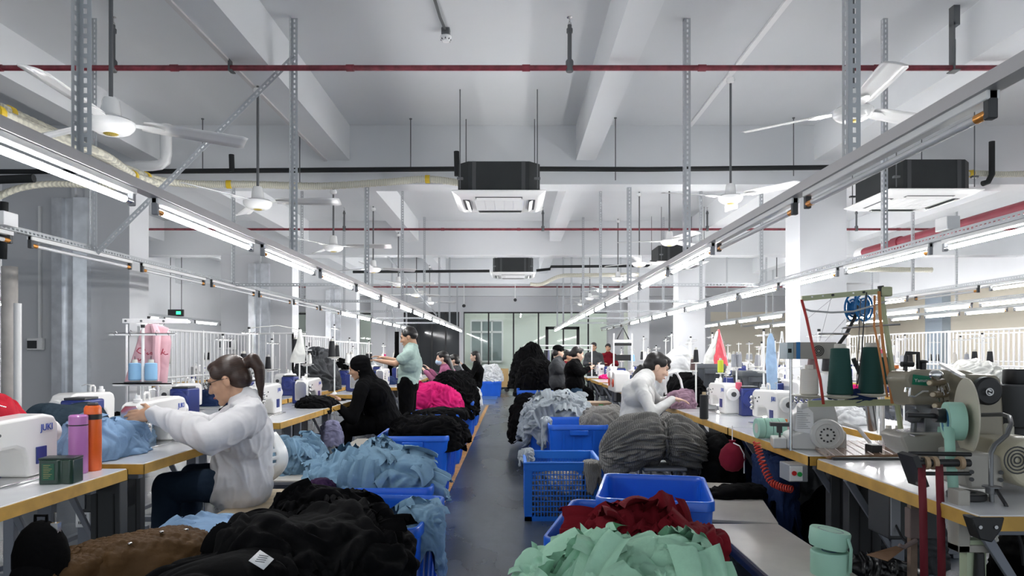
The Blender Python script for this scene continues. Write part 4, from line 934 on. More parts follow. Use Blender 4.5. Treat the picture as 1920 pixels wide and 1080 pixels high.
def head_prims(c, R, s=1.0):
    def L(x, y, z): return c+R @ (Vector((x, y, z))*s)
    def E(x, y, z, a, b, e): return (L(x, y, z), (a*s, b*s, e*s), R)
    return [E(0,-.015,.035,.074,.092,.082), E(0,.025,-.02,.062,.066,.078), E(0,.035,-.065,.048,.050,.042), (L(0,.068,-.098), .018*s), (L(0,.082,.012), L(0,.100,-.030), .008*s, .0125*s),
            (L(.010,.094,-.032), .008*s), (L(-.010,.094,-.032), .008*s), E(0,.079,.026,.045,.016,.010), E(0,.079,-.064,.023,.013,.010), E(.036,.060,-.028,.024,.022,.022), E(-.036,.060,-.028,.024,.022,.022),
            E(.073,-.008,-.012,.010,.018,.031), E(-.073,-.008,-.012,.010,.018,.031), (L(0,-.015,-.05), L(0,-.028,-.095), .050*s, .050*s)]
def head_details(parent, c, R, s=1.0, mask=None, glasses=False):
    def L(x, y, z): return c+R @ (Vector((x, y, z))*s)
    for sx in (-1, 1):
        e = mk('eye', MB().ell(L(sx*.030,.0795,.006), (.014*s,.006*s,.0055*s), R, 12, 8), M_eye, parent, world=True)
        mk('eyebrow', MB().ell(L(sx*.031,.086,.029), (.019*s,.006*s,.004*s), R, 12, 8), M_brow, parent, world=True)
    if mask:
        k = MB(); k.ell(L(0,.050,-.055), (.062*s,.066*s,.050*s), R, 20, 14); m_ = mk('face_mask', k, mask, parent, world=True)
        mk('mask_loop', MB().tube([L(.055,.05,-.03),L(.078,.0,-.005)],.0018,6).tube([L(-.055,.05,-.03),L(-.078,.0,-.005)],.0018,6), M_white, m_, world=True)
    else: mk('lips', MB().ell(L(0,.0905,-.065), (.020*s,.0065*s,.0065*s), R, 14, 8), M_lip, parent, world=True)
    if glasses:
        k = MB()
        for sx in (-1, 1):
            pts = [L(sx*.034+.026*math.cos(a*PI/8),.104,.004+.019*math.sin(a*PI/8)) for a in range(17)]; k.tube(pts,.0022,6,caps=False)
            k.tube([L(sx*.060,.102,.010),L(sx*.079,.03,.008),L(sx*.080,-.02,.0)],.0020,6)
        k.tube([L(-.008,.105,.006),L(.008,.105,.006)],.002,6)
        mk('eyeglasses', k, M_black, parent, world=True)
def hair(parent, c, R, s, m, extra=(), low=-.02, front=.02, bulk=1.0, vox=.006, hw=()):
    def L(x, y, z): return c+R @ (Vector((x, y, z))*s)
    pr = [(L(0,-.022,.044), (.083*s*bulk,.092*s*bulk,.080*s*bulk), R), (L(0,-.055,low), (.076*s*bulk,.062*s*bulk,.070*s*bulk), R), (L(0,.028,.080), (.062*s*bulk,(.036+front)*s,.032*s), R)]
    pr += [(L(sx*.066,.028,.045), (.014*s,.03*s,.035*s), R) for sx in (-1, 1)]
    pr += list(hw)
    for e in extra: pr.append((L(*e[0]), L(*e[1]), e[2]*s, e[3]*s))
    return blob('hair', pr, vox, m, parent, it=3)
def hand_prims(w, d, palm, side, s=1.0, curl=.35, spread=.15):
    """w wrist point, d direction to the fingers, palm normal, side +1/-1 tells where the thumb leaves"""
    d = Vector(d).normalized(); n = Vector(palm); n = (n-d*n.dot(d)).normalized(); t = d.cross(n)*side
    pr = [(w+d*.045*s, (.040*s,.045*s,.015*s), Matrix((t, d, n)).transposed()), (w, w+d*.03*s, .021*s, .020*s)]
    for i, (off, ln) in enumerate(((.030,.070),(.010,.080),(-.010,.074),(-.029,.058))):
        b = w+d*.080*s+t*off*s; dd = (d+t*spread*(off*12)).normalized(); a = b
        for j, (f, c_) in enumerate(((.45,curl*.5),(.32,curl*1.2),(.23,curl*1.8))):
            v = (dd*math.cos(c_)+n*math.sin(c_)).normalized(); q = a+v*ln*f*s; pr.append((a, q, (.0092-.0010*j)*s, (.0086-.0012*j)*s)); a = q
    b = w+d*.025*s+t*.030*s; q = b+(d*.6+t*.75+n*.25).normalized()*.04*s; pr.append((b, q, .013*s, .0105*s)); pr.append((q, q+(d*.9+t*.25+n*.45).normalized()*.03*s, .0100*s, .0085*s))
    return pr
def limb(pts, rs): return [(Vector(pts[i]), Vector(pts[i+1]), rs[i], rs[i+1]) for i in range(len(pts)-1)]
def mid(a, b, t=.5): return Vector(a).lerp(Vector(b), t)
def person(label, pos, J, face, skin, top, topname, legs, legname, hairm, s=1.0, vox=.008, sleeve=1.0, hood=None, mask=None, glasses=False, hairx=(), hb=1.0, group=None, tilt=(0,0,1), curl=.4, handd=None, chest=1.0, disp=(.10,.022), low=-.02, front=.02, hs=1.0, shoes=True, cap=None, slv=1.0, lw=1.0, hw=(), bw=1.0):
    """J: dict of world joints: head, neck, shR shL elR elL wrR wrL chest, pelvis, hipR.. knR knL anR anL"""
    t = thing('person', label, 'person', (pos[0], pos[1], 0), 0, group)
    J = {k: Vector(v) for k, v in J.items()}; R = frame(face, tilt); hc = J['head']
    body = head_prims(hc, R, hs)
    body += [(J['neck'], hc+R @ Vector((0,-.03,-.06))*hs, .052*s, .048*s)]
    body += [(J['neck'], J['chest'], .055*s, .085*s), (J['chest'], J['pelvis'], .085*s, .09*s)]
    for q in 'RL':
        body += limb((J['sh'+q], J['el'+q], J['wr'+q]), (.032*s if sleeve >= 1 else .040*s, .034*s, .024*s))
        body += [(J['neck'], J['sh'+q], .042*s, .032*s)]
        hd = (handd or {}).get(q) or ((J['wr'+q]-J['el'+q]).normalized(), (0,0,-1))
        body += hand_prims(J['wr'+q], hd[0], hd[1], 1 if q == 'R' else -1, .98*s, curl)
        body += [(J['pelvis'], J['kn'+q], .07*s, .05*s), (J['kn'+q], J['an'+q], .055*s, .035*s)]
    blob('body', body, vox, skin, t, it=3, fac=.5)
    head_details(t, hc, R, hs, mask, glasses)
    # upper garment
    g = [(J['neck']+Vector((0,0,-.01)), J['chest'], .085*s, .15*s*chest), (J['chest'], J['pelvis'], .150*s*chest, .148*s*chest*bw)]
    wide = (J['shR']-J['shL']); c0 = J['chest']; g += [(c0-wide*.22, c0+wide*.22, .135*s*chest, .135*s*chest), (J['pelvis']-wide*.16, J['pelvis']+wide*.16, .145*s*chest*bw, .145*s*chest*bw)]
    g += [(mid(J['shR'],J['neck'],.1), mid(J['shL'],J['neck'],.1), .072*s, .072*s)]
    for q in 'RL': g += [(J['neck']+Vector((0,0,-.02)), J['sh'+q], .078*s, .070*s)]
    for q in 'RL':
        a, b, c = J['sh'+q], J['el'+q], J['wr'+q]
        if sleeve >= 1: g += limb((a, b, mid(b, c, .97)), (.072*s*slv, .058*s*slv, .040*s*slv))
        else: g += [(a, mid(a, b, sleeve), .066*s, .062*s)]
    if hood: g += [(hc+R @ Vector((0,-.03,.03))*hs, (.100*hs,.108*hs,.105*hs), R), (hc+R @ Vector((0,-.045,-.03))*hs, J['neck'], .088*hs, .085)]
    blob(topname, g, max(vox*.9,.007), top, t, it=8, disp=disp)
    # legs
    g = [(J['pelvis']-wide*.15-Vector((0,0,.03)), J['pelvis']+wide*.15-Vector((0,0,.03)), .125*s*lw, .125*s*lw)]
    for q in 'RL':
        h_ = J['pelvis']+wide*(.22 if q == 'R' else -.22)
        g += limb((h_, J['kn'+q], mid(J['kn'+q],J['an'+q],.9)), (.105*s, .078*s, .055*s))
    blob(legname, g, max(vox,.009), legs, t, it=6, disp=(.12,.012))
    if shoes:
        for q in 'RL':
            fw = Vector((face[0], face[1], 0)).normalized(); a = J['an'+q]; a = Vector((a.x, a.y, 0))
            blob('shoe', [(a+Vector((0,0,.045)), a+fw*.15+Vector((0,0,.032)), .045, .032)], .012, M_dark, t, it=2)
    if not hood: hair(t, hc, R, hs, hairm, hairx, low, front, hb, max(vox*.9,.006), hw)
    if cap:
        k = MB(); k.ell(hc+R @ Vector((0,-.01,.055)), (.092,.105,.075), R, 20, 10); cc = mk('cap', k, cap, t, world=True)
        mk('cap_brim', MB().ell(hc+R @ Vector((0,.10,.05)), (.07,.07,.008), R, 16, 8), cap, cc, world=True)
    return t
def J_sit(hx, hy, seat, d, head, lean=.15, kn=.42, side=1.0, hand=None, elb=None, sw=.19, knz=.50):
    """sitting joints: pelvis at hx,hy; d = facing unit 2-vector; head world point; hand = (R, L) world points"""
    f = Vector((d[0], d[1], 0)).normalized(); r = f.cross(Vector((0,0,1)))
    pel = Vector((hx, hy, seat+.11)); hd = Vector(head); neck = hd+Vector((0,0,-.15))-f*.05
    chest = pel.lerp(neck, .62)-f*.03
    J = dict(head=hd, neck=neck, chest=chest, pelvis=pel)
    for q, sg in (('R', 1), ('L', -1)):
        sh = neck+r*sg*sw+Vector((0,0,-.055)); J['sh'+q] = sh; w_ = Vector(hand[0 if q == 'R' else 1]); J['wr'+q] = w_
        m_ = (sh+w_)/2; dist = (w_-sh).length; drop = math.sqrt(max(.28**2-(dist/2)**2, .0))
        J['el'+q] = Vector(elb[0 if q == 'R' else 1]) if elb else m_+(Vector((0,0,-1))+r*sg*.35-f*.2).normalized()*drop
        k_ = Vector((hx, hy, 0))+f*kn+r*sg*.13; J['kn'+q] = Vector((k_.x, k_.y, knz)); J['an'+q] = Vector((k_.x+f.x*.05, k_.y+f.y*.05, .06))
    return J
# 1 woman in white coat, glasses and pony tail, facing left
hd = P(428,712,3.86)
J = J_sit(-1.46,3.92,.45,(-1,.05),hd,hand=(P(300,778,3.98),P(288,776,3.60)),elb=(P(400,806,4.06),P(395,822,3.42)),sw=.185,knz=.55,kn=.46)
J['pelvis'] = P(450,905,3.88); J['chest'] = P(458,815,3.87); J['neck'] = P(458,752,3.87)
J['shR'] = P(462,775,4.05); J['shL'] = P(468,782,3.68)
person('woman in a white coat and black glasses with a ponytail reaching to her machine', (-1.46,3.92), J, (-1,-.12,-.38), SK1, G_white,'white_coat', G_jean,'dark_jeans', M_hairb, s=1.04, vox=.0055, glasses=True, chest=1.06, bw=1.04, disp=(3.6,.017,(1.3,1.3,.7)),
  slv=1.28, hw=((P(455,685,3.87),P(474,674,3.87),.03,.036),(P(474,674,3.87),P(486,690,3.87),.038,.032),(P(486,690,3.87),P(488,722,3.88),.032,.024),(P(488,722,3.88),P(490,752,3.9),.022,.008)), handd={'L':((-1,-.1,-.12),(.0,1,-.45)),'R':((-1,0,-.2),(0,.5,-1))}, hs=1.12, tilt=(-.3,0,1), low=-.005, front=.012, curl=.25)
# 2 hooded worker in black
hd = P(672,690,7.1)
J = J_sit(-1.35,7.25,.45,(-1,-.15),hd,hand=(P(640,752,7.3),P(628,757,6.85)),sw=.19)
J['chest'] = P(702,738,7.2); J['neck'] = P(690,708,7.15)
person('worker in a black hooded top bent over a sewing machine', (-1.38,7.25), J, (-1,-.1,-.35), SK1, C_black,'hooded_top', C_black,'black_trousers', M_hair, s=1.05, vox=.009, hood=True, chest=1.12)
# 3 standing man in pale teal shirt
hd = P(766,632,8.5); J = {}
J['head'] = hd; J['neck'] = P(771,652,8.5); J['chest'] = P(770,680,8.5); J['pelvis'] = P(765,718,8.5)
J['shR'] = P(775,662,8.68); J['shL'] = P(768,664,8.32); J['elR'] = P(745,677,8.72); J['elL'] = P(741,682,8.28); J['wrR'] = P(720,671,8.7); J['wrL'] = P(713,677,8.35)
for q, yy in (('R',8.62),('L',8.4)): J['kn'+q] = Vector((-1.32,yy,.48)); J['an'+q] = Vector((-1.30,yy,.07))
J['pelvis'].x = -1.31
person('standing man in a pale teal shirt reaching to black thread cones', (-1.30,8.5), J, (-1,-.05,-.28), SK1, G_mint,'short_sleeved_shirt', C_black,'black_trousers', M_hair, s=1.06, vox=.008, sleeve=.55, chest=.95, bw=.86, disp=(.1,.015), low=.02, hs=1.05, front=.0)
# 4 masked woman in mauve
hd = P(829,672,11.2)
J = J_sit(-1.10,11.4,.45,(-1,.0),hd,hand=(P(806,694,11.5),P(798,697,11.1)),sw=.17); J['chest'] = P(840,704,11.3)
person('woman in a mauve sweater and blue face mask sewing', (-1.1,11.4), J, (-1,-.12,-.08), SK2, G_mauve,'mauve_sweater', C_black,'black_trousers', M_hair, vox=.01, mask=mat('blue_mask',(.45,.62,.78),.7), hairx=(((0,-.08,-.02),(0,-.14,-.22),.06,.05),((0,-.14,-.22),(0,-.17,-.42),.05,.03)))
# 5 person in grey behind her
hd = P(851,676,12.9)
J = J_sit(-1.05,13.0,.45,(-1,0),hd,hand=((-1.55,13.2,.9),(-1.55,12.8,.9)),sw=.18)
person('person in a grey top half hidden behind the masked woman', (-1.05,13.0), J, (-1,0,-.1), SK2, C_dgrey,'grey_top', C_black,'black_trousers', M_hair, vox=.012)
# 6 distant worker in black
hd = P(890,668,15.3)
J = J_sit(-.85,15.4,.45,(-1,0),hd,hand=(P(868,684,15.5),P(868,685,15.1)),sw=.17)
person('distant long haired worker in black sitting on the left', (-.85,15.4), J, (-1,0,-.1), SK2, C_black,'black_top', C_black,'black_trousers', M_hair, vox=.012, hairx=(((0,-.05,0),(0,-.08,-.2),.075,.06),))
# 7 woman in white sweater, right
hd = P(1232,688,6.2)
J = J_sit(1.08,6.15,.45,(1,.1),hd,hand=(P(1262,748,5.95),P(1258,746,6.3)),elb=(P(1222,776,5.86),P(1236,757,6.5)),sw=.17,knz=.52,kn=.42)
J['neck'] = P(1211,706,6.15); J['chest'] = P(1196,738,6.15); J['pelvis'] = P(1193,788,6.15); J['shR'] = P(1199,722,5.98); J['shL'] = P(1208,720,6.33)
person('woman in a white sweater with a black ponytail bent over her sewing', (1.15,6.15), J, (1,-.05,-.42), SK2, G_sweat,'white_sweater', C_black,'black_trousers', M_hair, s=1.0, vox=.0065, chest=1.0, disp=(.09,.016), handd={'R':((1,.0,-.12),(0,0,-1)),'L':((1,-.1,-.1),(0,0,-1))}, hs=1.1, tilt=(.35,0,1), low=.0, front=.03,
  slv=.86, hw=((P(1214,688,6.2),P(1203,690,6.2),.03,.034),(P(1203,690,6.2),P(1192,704,6.22),.038,.034),(P(1192,704,6.22),P(1184,718,6.22),.034,.012),(P(1243,676,6.2),P(1252,688,6.2),.05,.028)))
# 8 woman in black sweater and jeans
hd = P(1083,664,10.9); J = {}
J['head'] = hd; J['neck'] = P(1079,678,10.9); J['chest'] = P(1076,692,10.9); J['pelvis'] = P(1078,718,10.9)
J['shR'] = P(1074,684,10.72); J['shL'] = P(1080,684,11.1); J['elR'] = P(1088,700,10.66); J['elL'] = P(1092,698,11.15); J['wrR'] = P(1103,691,10.75); J['wrL'] = P(1103,690,11.05)
for q, yy in (('R',10.8),('L',11.05)): J['kn'+q] = Vector((1.06,yy,.45)); J['an'+q] = Vector((1.02,yy,.07))
person('woman in a black sweater and jeans standing at the right line', (1.0,10.9), J, (1,.15,-.2), SK2, C_black,'black_sweater', G_jeanb,'blue_jeans', M_hair, vox=.01, hairx=(((0,-.09,.0),(0,-.12,-.03),.04,.03),), chest=1.05, low=.0)
# 9 person in a black jacket and cap
hd = P(1047,660,12.2); J = {}
J['head'] = hd; J['neck'] = P(1046,673,12.2); J['chest'] = P(1046,690,12.2); J['pelvis'] = P(1047,716,12.2)
J['shR'] = P(1042,680,12.0); J['shL'] = P(1050,680,12.4); J['elR'] = P(1052,696,11.95); J['elL'] = P(1060,694,12.4); J['wrR'] = P(1064,690,12.1); J['wrL'] = P(1066,688,12.4)
for q, yy in (('R',12.1),('L',12.3)): J['kn'+q] = Vector((.82,yy,.45)); J['an'+q] = Vector((.80,yy,.07))
person('person in a black jacket and dark cap behind the black sweater woman', (.8,12.2), J, (1,.2,-.1), SK2, C_dgrey,'black_jacket', C_black,'black_trousers', M_hair, vox=.012, cap=C_black, chest=1.1)
hd = P(1066,668,13.5); J = J_sit(1.1,13.6,.6,(1,0),hd,hand=((1.5,13.4,.95),(1.5,13.8,.95)))
person('person with short black hair and a red collar glimpsed between the two', (1.1,13.6), J, (1,-.3,-.1), SK1, C_red,'red_top', C_black,'black_trousers', M_hair, vox=.014)
for i, (x, y, Y, m_, nm) in enumerate(((1113,650,18.5,C_dgrey,'distant standing worker in grey by the hanging teal cloth'),(1140,652,19.5,C_red,'distant standing worker in brown at the far right line'))):
    b = P(x,y,Y); J = dict(head=b, neck=b+Vector((0,0,-.17)), chest=b+Vector((0,0,-.4)), pelvis=b+Vector((0,0,-.68)))
    for q, sg in (('R',1),('L',-1)):
        J['sh'+q] = b+Vector((-sg*.18,0,-.24)); J['el'+q] = b+Vector((-sg*.24,-.05,-.48)); J['wr'+q] = b+Vector((-sg*.15,-.22,-.45)); J['kn'+q] = Vector((b.x-sg*.1,Y,.45)); J['an'+q] = Vector((b.x-sg*.1,Y,.07))
    person(nm, (b.x,Y), J, (-.4,-1,-.1), SK1, m_,'work_top', C_black,'black_trousers', M_hair, vox=.014)
# white plastic chair back behind the woman in the white coat
t = thing('plastic_chair_back','curved white plastic seat back with slots behind the white coat','chair back',(-1.49,4.02,.45),-.6)
pts = []; nu, nv = 14, 18
for j in range(nv):
    u = j/(nv-1)
    for i in range(nu):
        v = i/(nu-1)*2-1
        y = v*.17*(1-.25*u**3); z = .004+.36*u+.0; x = .10+.09*math.sin(u*PI*.95)-.10*(1-u)**3*2.2-.03*v*v-.03*u
        pts.append((x-.08, y, z))
k = MB(); k.grid(pts, nu, nv); k.f = [f for n_, f in enumerate(k.f) if not (n_//(nu-1) in (9,11,13) and 4 <= n_%(nu-1) <= 8)]; mk('seat_back', k, M_enamel, t, angle=180, solid=.008)
# ================================================================ left foreground things
M_pinkb = mat('pink_flask', (.50,.19,.48), .3, coat=.3); M_orb = mat('orange_flask', (.78,.13,.015), .35, coat=.3)
p = Vector((XZ(147,2.93),2.93,TZ))
t = thing('drinking_flask','pink drinking flask on the near left table','flask',tuple(p))
mk('flask_body', MB().lathe([(.033,0),(.037,.006),(.037,.205)],n=28), M_pinkb, t); mk('flask_band', MB().lathe([(.0375,.205),(.0375,.210)],n=28), M_black, t)
mk('flask_lid', MB().lathe([(.037,.210),(.037,.244),(.032,.25),(.03,.246)],n=28), M_pinkb, t)
t = thing('drinking_flask','orange drinking flask with a dark band beside the pink one','flask',(XZ(174,3.0),3.0,TZ))
mk('flask_body', MB().lathe([(.032,0),(.0345,.006),(.0345,.225)],n=28), M_orb, t); mk('flask_band', MB().lathe([(.0355,.225),(.0355,.248)],n=28), M_black, t)
mk('flask_lid', MB().lathe([(.0345,.248),(.034,.275),(.028,.285)],n=28), M_orb, t); mk('lid_top', MB().b2((-.018,-.014,.285),(.018,.014,.298)), M_dark, t, bevel=.004)
t = thing('tea_tin','dark green book shaped tea tin with a printed label','tin',(XZ(114,2.72),2.72,TZ),.1)
mk('tin_body', MB().prism([(-.065,-.03),(-.055,-.045),(.01,-.045),(.02,-.035),(.055,-.045),(.065,-.035),(.065,.04),(-.065,.04)],.095,'z',.0475), mat('dark_green_tin',(.008,.035,.022),.35,coat=.4), t, bevel=.003)
mk('tin_lid', MB().b2((-.066,-.036,.095),(.066,.041,.103)), mat('tin_lid_green',(.006,.02,.014),.3), t, bevel=.002)
k = MB().b2((-.046,-.047,.018),(.0,-.0455,.082)); lb = mk('printed_label', k, mat('tin_label_green',(.012,.09,.05),.5), t)
k = MB()
for i in range(8): k.b2((-.04,-.0476,.026+i*.007),(-.04+.02+.012*((i*7)%3)/2,-.0471,.028+i*.007))
mk('label_lines', k, mat('gold_print',(.35,.30,.12),.5), lb)
t = thing('pincushion_cord','tan and black cord hanging over the edge machine','cord',(XZ(12,2.5),2.42,1.0))
mk('tan_strap', MB().tube([(0,0,0),(.03,-.03,-.02),(.035,-.04,-.07),(.01,-.04,-.12)],.010,8), mat('tan_strap',(.35,.22,.13),.7), t)
mk('black_strap', MB().tube([(.01,-.03,-.02),(.02,-.06,-.07),(-.01,-.06,-.13),(-.03,-.05,-.16)],.006,8), M_black, t)
for i,(x,y,Y,nm) in enumerate(((87,784,3.26,'beside the navy hump'),(421,748,4.3,'behind the glasses of the white coat woman'))):
    t = thing('water_bottle','small clear water bottle %s' % nm,'bottle',(XZ(x,Y),Y,TZ),0,'clear bottles')
    mk('bottle_body', MB().lathe([(.028,0),(.031,.01),(.031,.10),(.012,.14)],n=20), mat('clear_plastic',(.8,.88,.92),.1,trans=.8), t); mk('bottle_cap', MB().lathe([(.013,.14),(.013,.16)],n=16), M_white, t)
t = heap('clear_plastic_wrap','translucent blue plastic wrapping over cloth on the rear left table','plastic wrap',mat('blue_film',(.25,.42,.62),.15,coat=.6,var=.3,vscale=8),(-2.15,3.80,TZ),.14,.12,.20,seed=68,amp=.016,freq=9)
# pink printed bag on the nearest thread stand
bx, by = XZ(282,4.12), 4.13
t = thing('drawstring_bag','pale pink drawstring bag with red script hanging above blue cones','bag',(bx,by,1.2),.15)
M_pbag = cloth('pale_pink_cloth',(.72,.45,.50),.8,wr=.25,scale=9,var=.05)
def sheet_bag(outline_l, outline_r, z0, z1, nm, m, par, dep=.03, seed=1, nu=34, nv=44):
    k = MB(); pts = []
    for s in (-1, 1):
        for j in range(nv):
            v = j/(nv-1); z = z0+(z1-z0)*v; a = np.interp(v, *outline_l); b_ = np.interp(v, *outline_r)
            for i in range(nu):
                u = i/(nu-1); x = a+(b_-a)*u; e = math.sin(u*PI)**.5
                pts.append([x, s*dep*e*(1-.5*v), z])
    pts = np.array(pts); f = folds(pts, 6, 1.5, seed, (1.3,1,.4)); sg = np.sign(pts[:, 1]+1e-9)*(np.abs(pts[:, 1]) > 1e-6)
    pts[:, 1] += f*.0045*sg; h = nu*nv
    k.grid([Vector(v) for v in pts[:h]], nu, nv); k.grid([Vector(v) for v in pts[h:]], nu, nv)
    return mk(nm, k, m, par, angle=180)
sheet_bag(([0,.25,.6,.9,1],[-.155,-.13,-.09,-.06,-.02]),([0,.3,.7,.93,1],[.09,.10,.115,.10,.04]),-.095,.27,'bag_cloth',M_pbag,t,seed=3)
mk('bag_strap', MB().tube([(.02,-.02,.26),(.05,-.05,.20),(.045,-.05,.1),(.05,-.055,.0),(.045,-.05,-.09)],[.02,.024,.022,.02,.016],8), M_pbag, t)
pts = [(-.066,.062),(-.052,.072),(-.058,.085),(-.085,.083),(-.098,.066),(-.085,.055),(-.062,.045),(-.06,.028),(-.08,.01),(-.094,.012),(-.088,.022)]
sc = MB().tube([(x,-.052,z) for i,(x,z) in enumerate(pts)],.0032,6)
for pp in ([(-.04,.046),(-.036,.058),(-.044,.052),(-.036,.044),(-.028,.05)],[(-.012,.056),(-.02,.058),(-.022,.048),(-.012,.046),(-.01,.056),(-.006,.046)],[(0,.046),(.002,.058),(.01,.046),(.014,.058)],[(.02,.046),(.026,.052),(.022,.058),(.018,.05),(.03,.046)],[(.038,.044),(.05,.08),(.044,.052),(.06,.062)],[(.046,.056),(.062,.044),(.078,.048)]):
    sc.tube([(x,-.052,z) for x,z in pp],.0028,6)
sc.v = [v+Vector((.035,0,.040)) for v in sc.v]
mk('script_print', sc, mat('red_script',(.40,.02,.05),.6), t)
# poles and bar of the pink bag
t = thing('overhead_bar','flat white perforated bar the pink bag hangs from','bar',(bx-.06,by+.06,1.49),.12)
mk('flat_bar', MB().b2((-.14,-.003,-.014),(.24,.003,.014)), M_white, t, bevel=.001)
for x in (-.12,-.03,.10): mk('bolt', MB().cyl((x,-.008,0),(x,.004,0),.007,n=12), M_iron, t)
mk('support_pole', MB().cyl((.06,.008,-.015),(.06,.008,-.71),.010,n=10).cyl((-.12,.008,-.02),(-.12,.008,-.71),.007,n=10), M_white, t)
# black backpack under the near left table
t = thing('backpack','black backpack hanging under the near left table','backpack',(XZ(58,2.35),2.40,.57))
mk('pack_body', MB().ell((0,0,0),(.095,.07,.14)).ell((0,-.03,-.06),(.085,.06,.075)), C_black, t); mk('pack_handle', MB().tube([(-.02,0,.12),(-.02,0,.155),(.02,0,.155),(.02,0,.12)],.006,6), C_black, t)
mk('hanging_hook', MB().b2((.04,-.01,.09),(.065,.01,.13)).cyl((.05,0,.12),(.05,0,.165),.004,n=6), M_steel, t)
for x,Y,nm in ((207,3.02,'near'),(250,4.4,'second')):
    t = thing('cable_trunking','dark grey vertical trunking panel at the %s left table end' % nm,'trunking',(XZ(x,Y),Y,0),0,'dark trunking panels'); mk('trunking_body', MB().b2((-.07,-.03,0),(.06,.03,TZ-.052)), M_dark, t, bevel=.004); mk('trunking_groove', MB().b2((-.045,-.034,.05),(-.04,-.03,TZ-.1)).b2((.03,-.034,.05),(.035,-.03,TZ-.1)), M_black, t)
t = thing('power_socket','white power socket strip on a box under the left table','socket',(XZ(157,3.9),3.9,.30)); 
mk('socket_plate', MB().b2((-.04,-.012,.0),(.04,.0,.14)), M_white, t, bevel=.003); mk('socket_post', MB().b2((-.035,0,-.30),(.035,.04,.42)), M_leg, t)
k = MB()
for i in range(3):
    for j in range(2): k.b2((-.022+j*.03,-.014,.02+i*.04),(-.018+j*.03,-.0118,.035+i*.04)).b2((-.012+j*.03,-.014,.02+i*.04),(-.008+j*.03,-.0118,.035+i*.04))
mk('socket_slots', k, M_dark, t)
t = thing('hanging_cloth','lavender grey cloth hanging from the third left table edge','cloth',(XZ(621,6.3),6.3,.52)); t2 = heap('hanging_cloth','lavender cloth',None,C_lav,(0,0,0),.10,.08,.16,skirt=.12,seed=95,amp=.012,freq=12,parent=t,nu=80,nv=50)
del t2['label']
# electrical display box on the left wall
t = thing('wall_meter','small white wall meter with a dark display','meter',(XZ(63,7.85),7.86,ZZ(646,7.85)))
mk('meter_case', MB().b2((-.09,-.0,-.065),(.09,.055,.075)), M_white, t, bevel=.008); mk('meter_display', MB().b2((-.08,-.004,-.045),(.03,-.0,.045)), M_darkglass, t)
mk('meter_wire_duct', MB().b2((.03,.02,.075),(.05,.05,1.6)), M_white, t)
for i,(x,y,Y) in enumerate(((425,646,13.6),(586,646,17.0))):
    t = thing('wall_socket','%s small wall box with dark windows on the left columns' % ('pair of' if i==0 else 'single'),'wall box',(XZ(x,Y),Y,ZZ(y,Y))); mk('box_case', MB().b2((-.16,-.05,-.1),(.16,.08,.1)), M_white, t, bevel=.01); mk('box_window', MB().b2((-.11,-.055,-.05),(-.02,-.05,.05)) if i else MB().b2((-.12,-.055,-.06),(-.03,-.05,.06)).b2((.03,-.055,-.06),(.12,-.05,.06)), M_darkglass, t)
# black clothes hanger shape, plastic bag on a stand at left

t = thing('plastic_bag','clear white plastic bag hanging on a thread stand','plastic bag',(XZ(566,5.95),5.9,1.34))
M_film = mat('white_film',(.72,.72,.68),.25,coat=.5,var=.12,vscale=14)
sheet_bag(([0,.2,.6,1],[-.09,-.075,-.03,-.008]),([0,.25,.6,1],[.04,.05,.03,.01]),-.13,.155,'bag_film',M_film,t,dep=.045,seed=8)
mk('bag_handle', MB().tube([(0,0,.15),(-.2,.02,.19),(-.44,.05,.17)],.004,6), M_film, t)
t = thing('hanging_black_garment','narrow black garment hanging behind the standing man','garment',(XZ(744,9.4),9.4,1.38))
sheet_bag(([0,.4,1],[-.06,-.03,-.03]),([0,.4,1],[.05,.03,.03]),-.26,.2,'garment_cloth',C_black,t,dep=.02,seed=9); mk('garment_hook', MB().cyl((0,0,.19),(-.1,0,.70),.004,n=6), M_steel, t)
# white tube racks left
def rack(name, label, x0, y0, x1, y1, z0, z1, n, zm=None, r=.009, group='white bar racks', legs=True):
    d = Vector((x1-x0,y1-y0,0)); L = d.length; rz = math.atan2(d.y,d.x); t = thing(name,label,'rack',(x0,y0,0),rz,group)
    k = MB().cyl((0,0,z1),(L,0,z1),.014,n=8).cyl((0,0,z0),(L,0,z0),.014,n=8)
    if zm: k.cyl((0,0,zm),(L,0,zm),.012,n=8)
    mk('rack_rail', k, M_white, t)
    for i in range(3): mk('rack_post', MB().b2((L*i/2-.016,-.016,0),(L*i/2+.016,.016,z1+.02)), M_white, t)
    k = MB()
    for i in range(1,n): k.cyl((L*i/n,0,z0),(L*i/n,0,z1),r,n=6)
    mk('vertical_bars', k, M_white, t); return t
rack('bar_rack','long white vertical bar rack behind the pink bag',-4.05,7.4,-4.05,10.4,.75,1.56,26,zm=1.0)
rack('bar_rack','white bar rack facing the aisle left of the plastic bag',-3.98,10.4,-3.35,10.4,.6,1.58,6)
rack('bar_rack','white bar rack running behind the plastic bag',-3.35,10.4,-3.35,12.4,.6,1.56,16)
rack('bar_rack','thin white rack frame further along the left line',-3.4,13.0,-3.4,16,.6,1.5,16)
